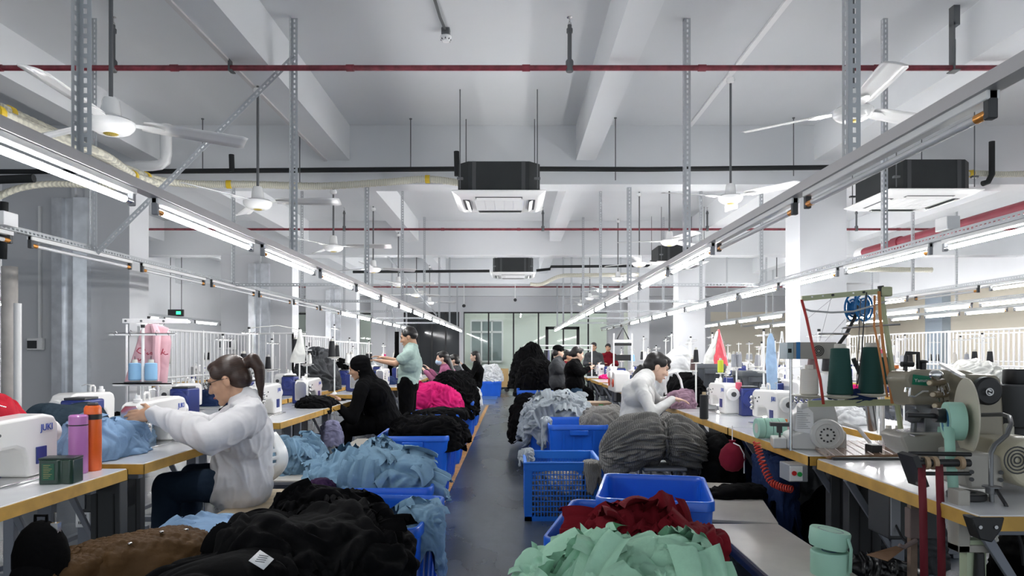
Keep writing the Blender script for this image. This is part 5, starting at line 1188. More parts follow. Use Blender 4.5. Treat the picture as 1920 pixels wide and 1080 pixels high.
# exit sign and camera on the left back wall
t = thing('exit_sign','small green lit exit sign box hanging at the far left','exit sign',(XZ(330,18),18,2.33))
mk('sign_case', MB().b2((-.2,-.03,-.09),(.2,.03,.09)), M_black, t); mk('sign_face', MB().b2((.02,-.035,-.04),(.14,-.03,.04)), mat('green_sign',(.02,.6,.15),.4,emit=1.5), t); mk('sign_hanger', MB().b2((-.15,-.01,.09),(-.14,.01,1.615)).b2((.14,-.01,.09),(.15,.01,1.615)), M_dark, t)
for i,(x,y,Y) in enumerate(((966,563,21),(870,574,21),(1265,570,21))):
    t = thing('security_camera','small dark security camera, %s under the far beam' % ('middle one','left one','right one')[i],'camera',(XZ(x,Y),Y,ZZ(y,Y))); mk('camera_body', MB().cyl((0,-.12,0),(0,.1,.02),.05,n=14), M_black, t); mk('camera_mount', MB().cyl((0,0,.02),(0,0,CZ-t.location.z),.012,n=8), M_white, t)
# ================================================================ right foreground: overlock machine, tape machine, clutter
M_beige = mat('machine_olive_beige', (.30,.27,.20), .38, coat=.2, var=.08, vscale=6)
M_beige2 = mat('machine_grey_beige', (.36,.34,.30), .38, coat=.2)
M_greenp = mat('pale_green_pole', (.42,.45,.27), .4)
M_mintt = mat('mint_tape', (.36,.62,.50), .6); M_crim = mat('crimson_tape', (.15,.008,.018), .7)
M_ltgrey = mat('machine_light_grey', (.58,.58,.56), .3, coat=.2)
# overlock machine with round fan cover and a paper sheet
t = thing('overlock_machine','light grey overlock machine with a round vented pulley cover','sewing machine',(1.62,3.72,TZ),-.25)
mk('machine_base', MB().prism([(-.13,0),(.15,0),(.16,.02),(.16,.10),(.10,.13),(-.02,.13),(-.06,.10),(-.13,.07)],.22,'y',0), M_ltgrey, t, bevel=.012)
mk('machine_head', MB().prism([(-.10,.09),(.12,.09),(.13,.16),(.11,.245),(-.05,.245),(-.07,.2),(-.10,.18)],.16,'y',.02), M_ltgrey, t, bevel=.016, seg=3)
R = Matrix.Rotation(PI/2,3,'X')
pc = mk('pulley_cover', MB().lathe([(.082,-.02),(.084,.01),(.078,.02),(.060,.022),(.058,.017),(.01,.018)],(.06,-.125,.085),R,n=36), M_ltgrey, t)
k = MB()
for i in range(12):
    a = i*PI/6; k.cyl((.06+.034*math.cos(a),-.146,.085+.034*math.sin(a)),(.06+.034*math.cos(a),-.142,.085+.034*math.sin(a)),.005,n=10)
k.cyl((.06,-.147,.085),(.06,-.142,.085),.006,n=10); mk('vent_holes', k, M_black, pc)
mk('paper_note', MB().add([(-.095,-.112,.10),(-.0,-.114,.085),(-.005,-.118,.20),(-.03,-.12,.225),(-.06,-.12,.215),(-.085,-.118,.235)],[(0,1,2,3,4,5)]), M_white, t, solid=.001, smooth=False)
k = MB()
for i in range(9): k.b2((-.085,-.1195,.115+i*.011),(-.02-.01*(i%3),-.119,.1165+i*.011))
mk('note_writing', k, M_dark, t)
mk('needle_plate', MB().b2((-.20,-.09,0),(-.13,.06,.055)), M_ltgrey, t, bevel=.006); mk('presser_arm', MB().b2((-.21,-.05,.115),(-.09,.0,.135)).cyl((-.16,-.03,.02),(-.16,-.03,.12),.006,n=8).b2((-.175,-.05,.08),(-.15,-.01,.12)), M_dark, t)
k = MB()
for i in range(4):
    k.lathe([(.013,0),(.014,.006),(.005,.012),(.014,.018),(.009,.03),(.003,.04)],(-.09+.028*i,-.02,.245),n=12)
mk('tension_dials', k, M_steel, t)
mk('air_tube', MB().tube([(.15,-.06,.14),(.22,-.08,.12),(.27,-.1,.05),(.28,-.1,.0)],.010,8).b2((.26,-.12,0),(.31,-.08,.006)), M_white, t)
# green pole stand with flat arms and ribbons
s_ = .0
t = thing('machine_thread_stand','pale green thread stand pole with a flat top arm and spool plates','thread stand',(XZ(1690,3.25),3.25,TZ))
W = lambda x, y, Y=3.25: P(x, y, Y)
mk('stand_pole', MB().cyl(W(1692,827),W(1652,548),.012,n=12), M_greenp, t, world=True); mk('pole_cap', MB().cyl(W(1653,556),W(1651,536),.014,n=10), M_black, t, world=True)
def flat(a, b_, h, th=.006):
    a, b_ = Vector(a), Vector(b_); d = (b_-a).normalized(); up = Vector((0,0,1)); n_ = d.cross(up).normalized()*th; vs = []
    for q in (a, b_):
        for s1 in (-1, 1):
            for s2 in (-1, 1): vs.append(q+up*h*s1+n_*s2)
    return MB().add(vs,[(0,1,3,2),(4,6,7,5),(0,4,5,1),(2,3,7,6),(0,2,6,4),(1,5,7,3)])
ta = mk('top_arm', flat(W(1503,560),W(1664,545),.012), M_greenp, t, world=True, smooth=False); mk('lower_arm', flat(W(1515,757),W(1685,754),.015), M_greenp, t, world=True, smooth=False)
for x in (1521,1541,1560,1598,1618): mk('arm_bolt', MB().cyl(W(x,557-(x-1521)*.09)+Vector((0,-.012,0)),W(x,557-(x-1521)*.09)+Vector((0,-.005,0)),.006 if x in (1560,1618) else .004,n=10), M_black if x in (1560,1618) else M_white, ta, world=True)
mk('pole_clamp', MB().box(W(1660,547),(.05,.04,.045)), M_greenp, t, world=True, bevel=.006)
for x, y in ((1517,743),(1575,744),(1637,740)):
    mk('spool_plate', MB().lathe([(.02,-.012),(.05,-.006),(.078,.002),(.08,.006),(.01,.008)],W(x,y),n=28), mat('cream_plate',(.60,.57,.48),.4), t, world=True)
mk('thread_guide_arm', MB().cyl(W(1580,615,3.3),W(1688,608,3.2),.0045,n=8).cyl(W(1534,626,3.3),W(1590,626,3.3),.005,n=8).tube([W(1578,628,3.3),W(1578,616,3.3),W(1590,614,3.3)],.0045,8), M_steel, t, world=True)
mk('stand_foot', MB().cyl(W(1630,758,3.4),W(1636,805,3.45),.022,n=16), M_steel, t, world=True); mk('foot_plate', MB().b2((XZ(1606,3.45),3.38,TZ),(XZ(1645,3.45),3.50,TZ+.012)).b2((XZ(1625,3.45),3.40,TZ),(XZ(1645,3.45),3.47,TZ+.055)), M_black, t, world=True, bevel=.004)
def bigcone(x, y, Y, r, h, m, lab, kind='cone'): return cone(tuple(P(x,y,Y)), m, lab, r, h, kind, 'big thread cones on the green stand')
bigcone(1517,742,3.25,.042,.135,T_cream,'cream thread cone on the left plate of the green stand','tube')
bigcone(1575,742,3.25,.058,.235,T_green,'big bottle green thread cone in the middle of the green stand')
bigcone(1633,740,3.25,.056,.235,T_green,'big bottle green thread cone on the right of the green stand')
bigcone(1656,722,3.7,.050,.16,T_green,'smaller bottle green thread cone behind the orange ribbons')
bigcone(1645,690,4.4,.055,.13,T_rose,'rose pink thread cone behind the green stand')
cone((XZ(1681,4.2),4.2,ZZ(722,4.2)),T_brown,'dark brown thread cone with an orange top right of the green pole',.027,.11,'tube',tip=M_orange)
t = thing('spool_shelf','white spool shelf on a pole behind the green stand','shelf',(XZ(1662,4.2),4.2,TZ)); mk('shelf_plate', MB().b2((-.12,-.06,.355),(.12,.2,.362)).b2((-.16,.1,.44),(.06,.34,.45)), M_white, t); mk('shelf_pole', MB().cyl((0,.06,0),(0,.06,.44),.01,n=8), M_white, t)
def ribbon(name, pts, wd, m, label, cat='ribbon', group=None, ax=(1,0,0), par=None, nm2=None):
    k = MB(); vs = []
    for q in pts: q = Vector(q); vs += [q-Vector(ax)*wd/2, q+Vector(ax)*wd/2]
    k.grid(vs, 2, len(pts)); o = mk(name, k, m, par, solid=.0016, angle=180, world=par is not None)
    if label: tag(o, label, cat, group)
    return o
M_orrib = mat('orange_ribbon',(.62,.25,.08),.6); M_redrib = mat('red_ribbon',(.52,.05,.04),.6)
ribbon('elastic_ribbon',[W(1503,562,3.2),W(1512,595,3.18),W(1526,660,3.16),W(1538,712,3.15),W(1544,758,3.15)],.013,M_redrib,'red elastic ribbon slanting down from the green top arm')
ribbon('elastic_ribbon',[W(1648,546,3.2),W(1650,590,3.19),W(1656,650,3.18),W(1668,720,3.17),W(1673,757,3.17)],.014,M_orrib,'orange elastic ribbon tied beside the green pole, the right one')
ribbon('elastic_ribbon',[W(1640,554,3.2),W(1639,612,3.19),W(1645,640,3.18),W(1656,700,3.17),W(1664,745,3.17)],.010,M_orrib,'orange elastic ribbon, the knotted left one')
tag(mk('rubber_cord', MB().tube([W(1625,548,3.2),W(1620,600,3.2),W(1616,660,3.2),W(1608,720,3.2)],.003,6).tube([W(1614,560,3.2),W(1610,640,3.2),W(1606,725,3.2)],.002,6), M_black),'pair of thin black cords hanging from the green arm','cord')
tag(mk('plastic_tube', MB().tube([W(1506,578,3.2),W(1520,583,3.2),W(1560,586,3.2),W(1600,584,3.2),W(1640,572,3.2),W(1662,565,3.22)],.0045,8), mat('grey_tube',(.45,.46,.46),.4)),'grey plastic tube sagging between the ribbons','tube')
k = MB()
for a, b_ in (((1560,560),(1515,597)),((1558,560),(1537,640)),((1585,598),(1547,640))): k.cyl(W(*a),W(*b_),.0009,n=5)
tag(mk('sewing_threads', k, M_grey),'thin grey threads fanning from the green arm','threads',kind='stuff')
# blue reel
t = thing('tape_reel','open blue spoked plastic tape reel on a black bracket','reel',tuple(P(1610,577,3.5)))
Rr = Matrix.Rotation(PI/2,3,'X') @ Matrix.Rotation(.35,3,'Y')
M_reel = mat('blue_reel',(.01,.16,.42),.35)
for off in (-.03,.03):
    k = MB()
    for r_ in (.068,.045): k.tube([Vector((r_*math.cos(a*PI/16),off,r_*math.sin(a*PI/16))) for a in range(33)],.005,8,caps=False)
    for a in range(5): k.cyl((.03*math.cos(a*1.257),off,.03*math.sin(a*1.257)),(.068*math.cos(a*1.257),off,.068*math.sin(a*1.257)),.007,n=8)
    o = mk('reel_flange', k, M_reel, t); o.rotation_euler = (0,0,.5)
o = mk('reel_hub', MB().cyl((0,-.032,0),(0,.032,0),.036,n=24), M_reel, t); o.rotation_euler = (0,0,.5)
mk('reel_bracket', MB().cyl(P(1612,577,3.5),P(1586,628,3.42),.009,n=8).cyl(P(1586,628,3.42),P(1568,652,3.4),.009,n=8), M_black, t, world=True); mk('reel_axle', MB().cyl((-.04,-.06,0),(.03,.06,0),.01,n=10), M_black, t)
# tape feeder box with fan grille
t = thing('tape_feeder','grey beige tape feeder box with round vent and control panel','feeder',tuple(P(1515,658,3.6)),-.02)
mk('feeder_box', MB().b2((-.095,-.06,-.042),(.125,.06,.045)), M_beige2, t, bevel=.004); mk('blue_stripe', MB().b2((-.085,-.062,-.042),(-.065,.062,.046)), mat('feeder_blue',(.02,.18,.45),.4), t)
cp = mk('control_panel', MB().b2((-.13,-.055,-.042),(-.095,.055,.044)), mat('panel_grey_blue',(.42,.50,.52),.4), t, bevel=.003); mk('panel_display', MB().b2((-.126,-.058,-.01),(-.108,-.0545,.012)), M_darkglass, cp)
k = MB()
for r_ in (.010,.018,.026): k.tube([(.03+r_*math.cos(a*PI/12),-.061,r_*math.sin(a*PI/12)) for a in range(25)],.0022,6,caps=False)
mk('vent_grille', k, M_black, t); mk('feeder_post', MB().cyl((-.09,0,-.042),(-.09,0,P(1515,658,3.6).z*-1+TZ),.008,n=8), M_steel, t)
mk('feeder_leg', MB().cyl(P(1600,672,3.5),P(1628,735,3.5),.012,n=8), M_black, t, world=True)
# mint elastic rolls lying in a row, cones beside
for i in range(4):
    y_ = 4.02+i*.0; xx = XZ(1424+i*13,4.1); t = thing('tape_roll','mint elastic tape roll lying on its side, %s from the left' % ORD[i],'tape roll',(xx,4.1,TZ+.062),0,'mint tape rolls on the right table')
    mk('tape', MB().lathe([(.03,-.019),(.060,-.019),(.061,-.015),(.061,.015),(.060,.019),(.03,.019)],(0,0,0),Matrix.Rotation(PI/2,3,'Y'),n=30), M_mintt, t); mk('core', MB().cyl((-.02,0,0),(.02,0,0),.03,n=20), M_core, t)
cone((XZ(1456,4.35),4.35,TZ),thr('moss',(.22,.30,.18)),'small moss green cone behind the mint tape rolls',.024,.085,'tube',tip=M_orange)
cone((XZ(1473,4.3),4.3,TZ),thr('pale_pink',(.62,.38,.42)),'small pale pink cone behind the mint tape rolls',.025,.085,'tube',tip=M_orange)
for i,x in enumerate((1666,1684)): cone((XZ(x,3.75),3.75,TZ),thr('ink',(.008,.009,.02)),'squat ink blue thread spool, the %s of two by the green pole' % ('left','right')[i],.034,.105,'tube')
cone((XZ(1320,5.25),5.25,TZ),T_black,'tall black thread cone standing on the table in front of the white sweater woman',.033,.20,'tube',tip=mat('wood_core',(.55,.42,.26),.6))
heap('blue_rag','small navy cloth tangled at the foot of the green cones','cloth',C_navy,tuple(P(1600,738,3.3)),.10,.06,.02,skirt=.05,seed=101,amp=.008,freq=14,nu=60,nv=30)
# cardboard in film
k = MB(); qd = [Vector((1.52,3.30,TZ+.004)),Vector((2.0,3.36,TZ+.004)),Vector((2.12,3.88,TZ+.004)),Vector((1.66,3.86,TZ+.004))]
t = thing('wrapped_cardboard','brown cardboard sheet wrapped in clear film on the right table','cardboard',(1.8,3.6,TZ))
mk('cardboard', MB().add([v for v in qd]+[v+Vector((0,0,.014)) for v in qd],[(3,2,1,0),(4,5,6,7),(0,1,5,4),(1,2,6,5),(2,3,7,6),(3,0,4,7)]), mat('cardboard_brown',(.34,.20,.12),.25,coat=.8,var=.2,vscale=9), t, world=True, smooth=False)
k = MB()
for i in range(1,9):
    a = qd[3].lerp(qd[2],i/9.5)+Vector((0,0,.0155)); b_ = qd[0].lerp(qd[1],i/9.5-.03)+Vector((0,0,.0155)); k.cyl(a,b_,.0016,n=5)
mk('film_creases', k, mat('film_shine',(.8,.75,.72),.15), t, world=True)
mk('dark_edge', MB().b2((1.54,3.28,TZ),(2.0,3.30,TZ+.012)), M_dark, t, world=True)
# ---- big coverstitch machine with tape wheel
t = thing('coverstitch_machine','olive beige coverstitch machine with a big tape wheel and green name plate','sewing machine',(1.95,2.75,TZ))
Q = lambda x, y, Y=2.8: P(x, y, Y)
def pxprism(poly, Y, d): return MB().prism([(XZ(x,Y),ZZ(y,Y)) for x, y in poly], d, 'y', Y+d/2)
def part(nm, mb, m, bv=0, par=None, **k): return mk(nm, mb, m, par or t, world=True, bevel=bv, **k)
part('machine_arm', pxprism([(1697,712),(1703,698),(1720,693),(1810,694),(1830,700),(1835,760),(1790,770),(1745,768),(1712,762),(1706,735)],2.95,.16), M_beige, .012)
part('machine_body', pxprism([(1808,700),(1822,702),(1870,703),(1878,712),(1886,830),(1880,838),(1808,832)],2.85,.22), M_beige, .012)
np_ = part('name_plate', pxprism([(1713,702),(1746,706),(1746,724),(1711,721)],2.945,.006), mat('name_plate_green',(.01,.22,.12),.4), .0)
TMx = TM[t.name].inverted() @ (Matrix.Translation(P(1729,713.5,2.942)) @ Matrix.Rotation(-.0,4,'Y') @ Matrix.Rotation(PI/2,4,'X')); textmesh('plate_lettering','Yamato',.021,M_white,t,TMx)
hw = part('handwheel', MB().lathe([(.05,-.02),(.058,-.015),(.058,.01),(.05,.018),(.02,.02)],P(1850,733,2.8),Matrix.Rotation(PI/2,3,'X'),n=36), M_black)
part('wheel_emblem', MB().tube([P(1856,735,2.765)+Vector((.014*math.cos(a*PI/12),0,.014*math.sin(a*PI/12))) for a in range(25)],.0022,6,caps=False).box(P(1856,732,2.765),(.014,.004,.005),Matrix.Rotation(.5,3,'Y')).box(P(1856,738,2.765),(.014,.004,.005),Matrix.Rotation(.5,3,'Y')), M_white, par=hw)
M_knob = mat('brown_knob',(.16,.12,.07),.4)
for x, y in ((1752,717),(1758,739),(1762,760)):
    kb = part('tension_knob', MB().cyl(P(x+14,y-1,2.93),P(x-8,y+1,2.84),.017,.014,n=16), M_knob); part('knob_ring', MB().cyl(P(x-8,y+1,2.84),P(x-10,y+1,2.83),.009,n=12), mat('knob_end',(.6,.5,.35),.4), par=kb)
k = MB()
rr = random.Random(4)
for i in range(14): x = 1750+rr.random()*30; y = 715+rr.random()*45; k.cyl(P(x,y,2.9),P(x+4,y+13,2.86),.003,n=6)
part('tension_springs', k, M_steel)
part('needle_unit', MB().box(P(1730,775,2.9),(.11,.08,.07)).cyl(P(1716,770,2.85),P(1712,812,2.85),.012,n=10).box(P(1745,795,2.88),(.10,.08,.07)).ell(P(1712,780,2.84),.03), M_iron, .004)
part('thread_take_up', MB().tube([P(1697,735,2.85),P(1698,728,2.85),P(1706,727,2.85),P(1705,742,2.85),P(1715,744,2.84),P(1730,734,2.84),P(1740,734,2.84)],.005,8).ell(P(1755,703,2.86),(.03,.02,.022)), M_steel)
part('cylinder_bed', pxprism([(1688,818),(1700,812),(1800,815),(1806,862),(1720,860),(1700,848)],2.72,.16), M_beige2, .01)
part('bed_plate', MB().add([P(1680,806,2.8),P(1745,800,2.95),P(1775,812,2.8),P(1715,818,2.68)],[(0,1,2,3)]), M_steel, solid=.004, smooth=False)
wh = part('tape_wheel', MB().lathe([(.03,-.004),(.145,-.003),(.147,0),(.145,.003),(.03,.004)],P(1812,780,2.62),Matrix.Rotation(PI/2,3,'Y') @ Matrix.Rotation(.30,3,'X'),n=56), mat('cream_wheel',(.55,.52,.42),.35))
Rw = Matrix.Rotation(PI/2,3,'Y') @ Matrix.Rotation(.30,3,'X')
part('tape_roll', MB().lathe([(.045,.0),(.072,.0),(.073,-.004),(.073,-.052),(.072,-.056),(.045,-.056)],P(1804,790,2.60),Rw,n=40), M_mintt)
part('tape_roll_core', MB().lathe([(.046,-.0),(.046,-.058),(.03,-.058),(.028,-.0)],P(1804,790,2.60),Rw,n=30), mat('core_blue',(.02,.16,.30),.4))
part('wheel_axle', MB().cyl(P(1700,778,2.62),P(1815,782,2.62),.010,n=12).cyl(P(1752,778,2.62),P(1778,780,2.62),.028,n=14), M_black)
ribbon('hanging_tape',[P(1779,800,2.55),P(1782,850,2.53),P(1786,895,2.5),P(1788,926,2.47)],.040,M_mintt,None,par=t); ribbon('hanging_tape',[P(1765,800,2.8),P(1763,830,2.78),P(1756,855,2.76)],.03,M_mintt,None,par=t)
part('roller_frame', MB().box(P(1712,880,2.5),(.02,.10,.12),Matrix.Rotation(-.35,3,'Y')).cyl(P(1705,850,2.5),P(1820,852,2.5),.008,n=10).cyl(P(1715,868,2.48),P(1818,868,2.48),.014,n=12).cyl(P(1712,888,2.5),P(1820,888,2.5),.007,n=10).box(P(1728,884,2.48),(.012,.02,.10),Matrix.Rotation(.2,3,'Y')), M_black)
for x in (1735,1751,1800): part('roller_collar', MB().cyl(P(x-4,868,2.48),P(x+4,868,2.48),.024,n=18), mat('collar_tan',(.40,.28,.17),.5))
part('lower_housing', pxprism([(1806,848),(1870,852),(1884,862),(1884,918),(1818,918),(1812,890)],2.5,.16), M_beige2, .012)
k = MB()
for x, y in ((1822,885),(1877,886),(1822,899),(1877,900)): k.cyl(P(x,y,2.495),P(x,y,2.49),.008,n=10)
part('housing_screws', k, M_dark)
mo = part('motor', MB().lathe([(.04,.09),(.085,.085),(.093,.07),(.093,-.02),(.08,-.045),(.05,-.055)],P(1905,862,2.55),Matrix.Rotation(PI/2,3,'X'),n=36).box(P(1870,835,2.75),(.15,.16,.07)), mat('motor_cream',(.50,.46,.34),.35,coat=.2), .006)
k = MB()
for r_ in (.012,.024,.036,.048): k.tube([P(1908,863,2.456)+Vector((r_*math.cos(a*PI/12),0,r_*math.sin(a*PI/12))) for a in range(25)],.0026,6,caps=False)
part('motor_grille', k, M_dark, par=mo)
part('chrome_lever', MB().tube([P(1838,778,2.7),P(1880,777,2.6),P(1893,782,2.5),P(1896,795,2.46),P(1888,815,2.42),P(1865,835,2.4),P(1858,850,2.39),P(1858,900,2.38),P(1861,972,2.36)],.008,10).lathe([(.02,-.01),(.02,.012),(.03,.012),(.03,.016)],P(1860,920,2.37),n=16), M_iron)
part('lever_socket', MB().cyl(P(1848,930,2.4),P(1848,962,2.4),.018,n=14), M_beige2)
part('top_strap', flat(P(1765,683,2.9),P(1806,706,2.8),.006,.012), M_steel)
part('thread_frame', MB().tube([P(1697,695,3.0),P(1699,668,3.0),P(1700,662,3.0),P(1721,662,3.0),P(1722,692,3.0)],.009,8).cyl(P(1690,683,3.0),P(1712,683,3.0),.012,n=8).cyl(P(1731,676,3.0),P(1731,694,3.0),.012,n=10).ell(P(1731,678,3.0),(.02,.02,.008)), M_black)
for i, (x0, x1) in enumerate(((1728,1736),(1761,1771))):
    ribbon('crimson_strap',[P(x0,870,2.47),P(x0+1,905,2.38),P(x0+3,960,2.36),P(x0+5,1100,2.36)],.028,M_crim,'crimson elastic strap hanging from the roller frame, the %s one' % ('left','right')[i],group='crimson straps')
t = thing('tape_disc','flat black tape disc lying on the near right table','disc',(XZ(1812,2.42),2.42,TZ)); mk('disc_body', MB().lathe([(.058,0),(.062,.004),(.062,.02),(.058,.024),(.03,.024),(.028,.018)],n=36), M_black, t)
# stacked black drum machine at the right edge
t = thing('drum_hopper','stacked black cylindrical hopper at the right picture edge','hopper',(XZ(1908,3.0),3.0,TZ))
mk('lower_drum', MB().lathe([(.10,0),(.105,.02),(.105,.18),(.10,.2)],n=32), M_black, t); mk('middle_drum', MB().lathe([(.125,.2),(.128,.205),(.128,.375),(.12,.38)],n=32), M_dark, t); mk('top_drum', MB().lathe([(.055,.38),(.057,.385),(.055,.44),(.05,.445)],n=28), M_black, t); mk('adhesive_bottle', MB().lathe([(.02,.14),(.022,.15),(.022,.2),(.012,.215)],(-.10,-.08,0),n=16), mat('bottle_cream',(.6,.58,.48),.5), t)
# corner guard, clamp, pads
t = thing('corner_guard','black rounded corner guard on the near right table','corner guard',(1.50,2.19,TZ-.055)); mk('guard_body', MB().prism([(-.045,.05),(.06,.05),(.05,.01),(.02,-.03),(-.02,-.02)],.05,'y',-.0), M_black, t, bevel=.004)
for x in (-.02,.03): mk('screw', MB().cyl((x,-.03,.02),(x,-.026,.02),.006,n=10), M_steel, t)
t = thing('table_clamp','clamp with pale green labelled post below the near right table corner','clamp',(XZ(1840,2.3),2.34,0)); mk('clamp_post', MB().b2((-.035,-.02,0),(.03,.02,.66)), mat('pale_green_label',(.45,.52,.36),.5), t); mk('clamp_jaw', MB().b2((-.07,-.03,.62),(-.03,.03,.83)).b2((-.07,-.03,.62),(.05,.03,.645)), M_beige2, t, bevel=.003); mk('clamp_knob', MB().lathe([(.02,.42),(.05,.43),(.05,.46),(.02,.47),(.015,.62)],(0,-.03,0),n=14), M_black, t)
k = MB(); rr = random.Random(3)
for i in range(9): k.b2((-.022+rr.random()*.03,-.0215,.12+i*.022),(.005+rr.random()*.02,-.0205,.128+i*.022))
mk('label_print', k, mat('teal_print',(.05,.22,.25),.5), t)
t = thing('wooden_post','rough wooden post wrapped with cloth below the near right table','post',(XZ(1716,2.7),2.72,0)); mk('post_body', MB().b2((-.013,-.013,0),(.013,.013,.725)), mat('old_wood',(.22,.15,.11),.8,var=.3,vscale=12), t); mk('cloth_wrap', MB().box((0,0,.62),(.04,.04,.12)).tube([(0,-.03,.56),(-.05,-.03,.53),(-.07,-.03,.54)],.01,6), mat('dusty_rag',(.20,.15,.14),.9), t, bevel=.012)
tag(mk('brown_paper', MB().add([P(1625,1040,2.75),P(1680,1024,2.9),P(1694,1030,2.9),P(1665,1052,2.7)],[(0,1,2,3)]).cyl(P(1660,1040,2.78),P(1660,1041,2.79),.002), mat('kraft_paper',(.32,.18,.10),.8), solid=.003, smooth=False),'piece of brown kraft paper on bags below the right table','paper')
heap('black_bag','black rubbish bag below the near right table','bag',mat('bag_black',(.01,.01,.011),.3),(XZ(1668,3.0),3.05,0),.22,.18,.38,seed=103,amp=.02,freq=7)
heap('grey_bag','dark grey cloth bag hanging behind the wooden post','bag',C_dgrey,(XZ(1690,3.5),3.5,.2),.20,.14,.45,seed=104,amp=.02,freq=7)
for x,Y,nm in ((1620,3.36,'near right'),(1585,3.55,'second right')):
    t = thing('cable_trunking','dark vertical trunking panel under the %s table' % nm,'trunking',(XZ(x,Y),Y,0),0,'dark trunking panels'); mk('trunking_body', MB().b2((-.09,-.03,0),(.07,.03,TZ-.052)), M_dark, t, bevel=.004); mk('trunking_groove', MB().b2((-.04,-.034,.05),(-.036,-.03,TZ-.1)).b2((.02,-.034,.05),(.024,-.03,TZ-.1)), M_black, t)
t = thing('switch_box','small grey switch box with red and green buttons under the table edge','switch',(XZ(1484,3.5),3.47,TZ-.135)); mk('box_case', MB().b2((-.035,-.03,0),(.06,.1,.085)), M_grey, t, bevel=.004); mk('face_plate', MB().b2((-.034,-.034,.006),(.03,-.03,.08)), M_white, t)
mk('red_button', MB().cyl((-.014,-.036,.045),(-.014,-.042,.045),.012,n=14), mat('button_red',(.6,.02,.02),.4), t); mk('green_button', MB().cyl((.014,-.036,.04),(.014,-.042,.04),.012,n=14), mat('button_green',(.02,.4,.08),.4), t)
# coiled red air hose
pts = []; n = 22; path = [P(1418,828,3.9),P(1424,850,3.88),P(1434,880,3.85),P(1446,905,3.8),P(1466,914,3.75),P(1486,918,3.7)]
for i in range(n*12):
    u = i/(n*12-1)*(len(path)-1); j = min(int(u), len(path)-2); c = path[j].lerp(path[j+1], u-j); a = i*2*PI/12; d = (path[j+1]-path[j]).normalized(); e1 = d.orthogonal().normalized(); e2 = d.cross(e1)
    pts.append(c+e1*.018*math.cos(a)+e2*.018*math.sin(a))
tag(mk('coiled_air_hose', MB().tube(pts,.0042,6), mat('hose_red',(.6,.05,.03),.35)),'coiled bright red air hose under the right table','hose')
t = thing('drawstring_pouch','dark red drawstring pouch hanging under the right table edge','pouch',(XZ(1373,4.3),4.3,ZZ(855,4.3)))
q = mk('pouch_body', MB().lathe([(.01,-.098),(.04,-.09),(.07,-.06),(.082,-.015),(.07,.035),(.035,.075),(.015,.085),(.022,.10)],n=28), cloth('pouch_red',(.20,.012,.03)), t); mk('drawstring', MB().tube([(.0,-.02,.085),(.03,-.05,.07),(.055,-.055,.02),(.058,-.05,-.10)],.004,6).cyl((0,0,.09),(0,0,.19),.003,n=6), M_white, t)
heap('navy_cloth_drape','dark navy cloth hanging under the right table','cloth',C_navy,(XZ(1450,4.1),4.05,.62),.10,.2,.08,skirt=.5,seed=105,amp=.02,freq=8,an=(1,1,.3),nu=90,nv=60)
heap('black_coat_drape','black coat hanging under the right table behind the bench','coat',C_black,(XZ(1345,4.9),4.95,.62),.14,.3,.1,skirt=.55,seed=106,amp=.02,freq=6,an=(1,1,.3),nu=90,nv=60)
# stack of mint tape rolls on the floor
zc = .0
for i in range(5):
    hh = .108; t = thing('tape_roll','large mint tape roll, %s from the floor in the right stack' % ORD[i],'tape roll',(XZ(1556,2.62)+.003*(i%2),2.62,zc),0,'stacked mint tape rolls'); mk('tape', MB().lathe([(.03,.002),(.068,.002),(.070,.006),(.070,hh-.006),(.066,hh-.001),(.03,hh-.001)],n=34), M_mintt, t); mk('core', MB().lathe([(.03,.001),(.03,hh),(.026,hh),(.025,.0)],n=20), M_navy, t); zc += hh
zc += .012
t = thing('tape_roll','tilted loose mint tape roll on top of the stack','tape roll',(XZ(1552,2.62),2.62,zc)); Rt = Matrix.Rotation(.16,3,'Y'); mk('tape', MB().lathe([(.045,.0),(.066,.0),(.072,.02),(.074,.062),(.070,.068),(.048,.066)],n=34,R=Rt), M_mintt, t); mk('core', MB().lathe([(.045,.0),(.048,.066),(.04,.066),(.04,.0)],n=24,R=Rt), M_navy, t)
ribbon('loose_tape_end',[P(1590,1010,2.55),P(1596,1030,2.55),P(1594,1075,2.55)],.012,M_mintt,None,par=t)
tag(mk('power_cable', MB().tube([P(1868,918,2.35),P(1885,945,2.3),P(1903,985,2.28),P(1915,1020,2.3),P(1920,1060,2.3)],.006,8), M_black),'black power cable curving at the right edge','cable')
tag(mk('power_cable', MB().tube([P(1652,905,3.1),P(1655,935,3.0),P(1675,975,2.95),P(1692,1010,2.9),P(1710,1025,2.85)],.005,8), M_black),'black cable hanging behind the wooden post','cable')
# ---- table top clutter on the middle distance right
M_gbin = mat('dark_grey_crate',(.085,.095,.11),.45)
blue_bin(XZ(1337,6.9),7.1,.30,.42,.26,0,'dark grey plastic crate under the red and white bag',m=M_gbin,group='grey crates on the tables',z=TZ+.14); blue_bin(XZ(1422,6.3),6.5,.27,.4,.24,0,'dark grey plastic crate on the second right line',m=M_gbin,group='grey crates on the tables',z=TZ+.1)
for x, Y, h_ in ((XZ(1337,6.9),7.1,.14),(XZ(1422,6.3),6.5,.10)): tag(mk('crate_stand', MB().b2((x-.12,Y-.17,TZ),(x+.12,Y+.17,TZ+h_)), M_dark),'dark box carrying the grey crate at %s' % ('the red bag' if h_ > .12 else 'its right'),'box')
t = thing('plastic_bag','translucent white and coral red plastic bag on the grey crate','plastic bag',(XZ(1350,6.9),6.95,1.33))
sheet_bag(([0,.3,.7,1],[-.10,-.085,-.03,-.005]),([0,.3,.7,1],[.10,.08,.04,.008]),-.17,.20,'bag_film',mat('coral_film',(.75,.07,.10),.25,coat=.5),t,dep=.06,seed=12)
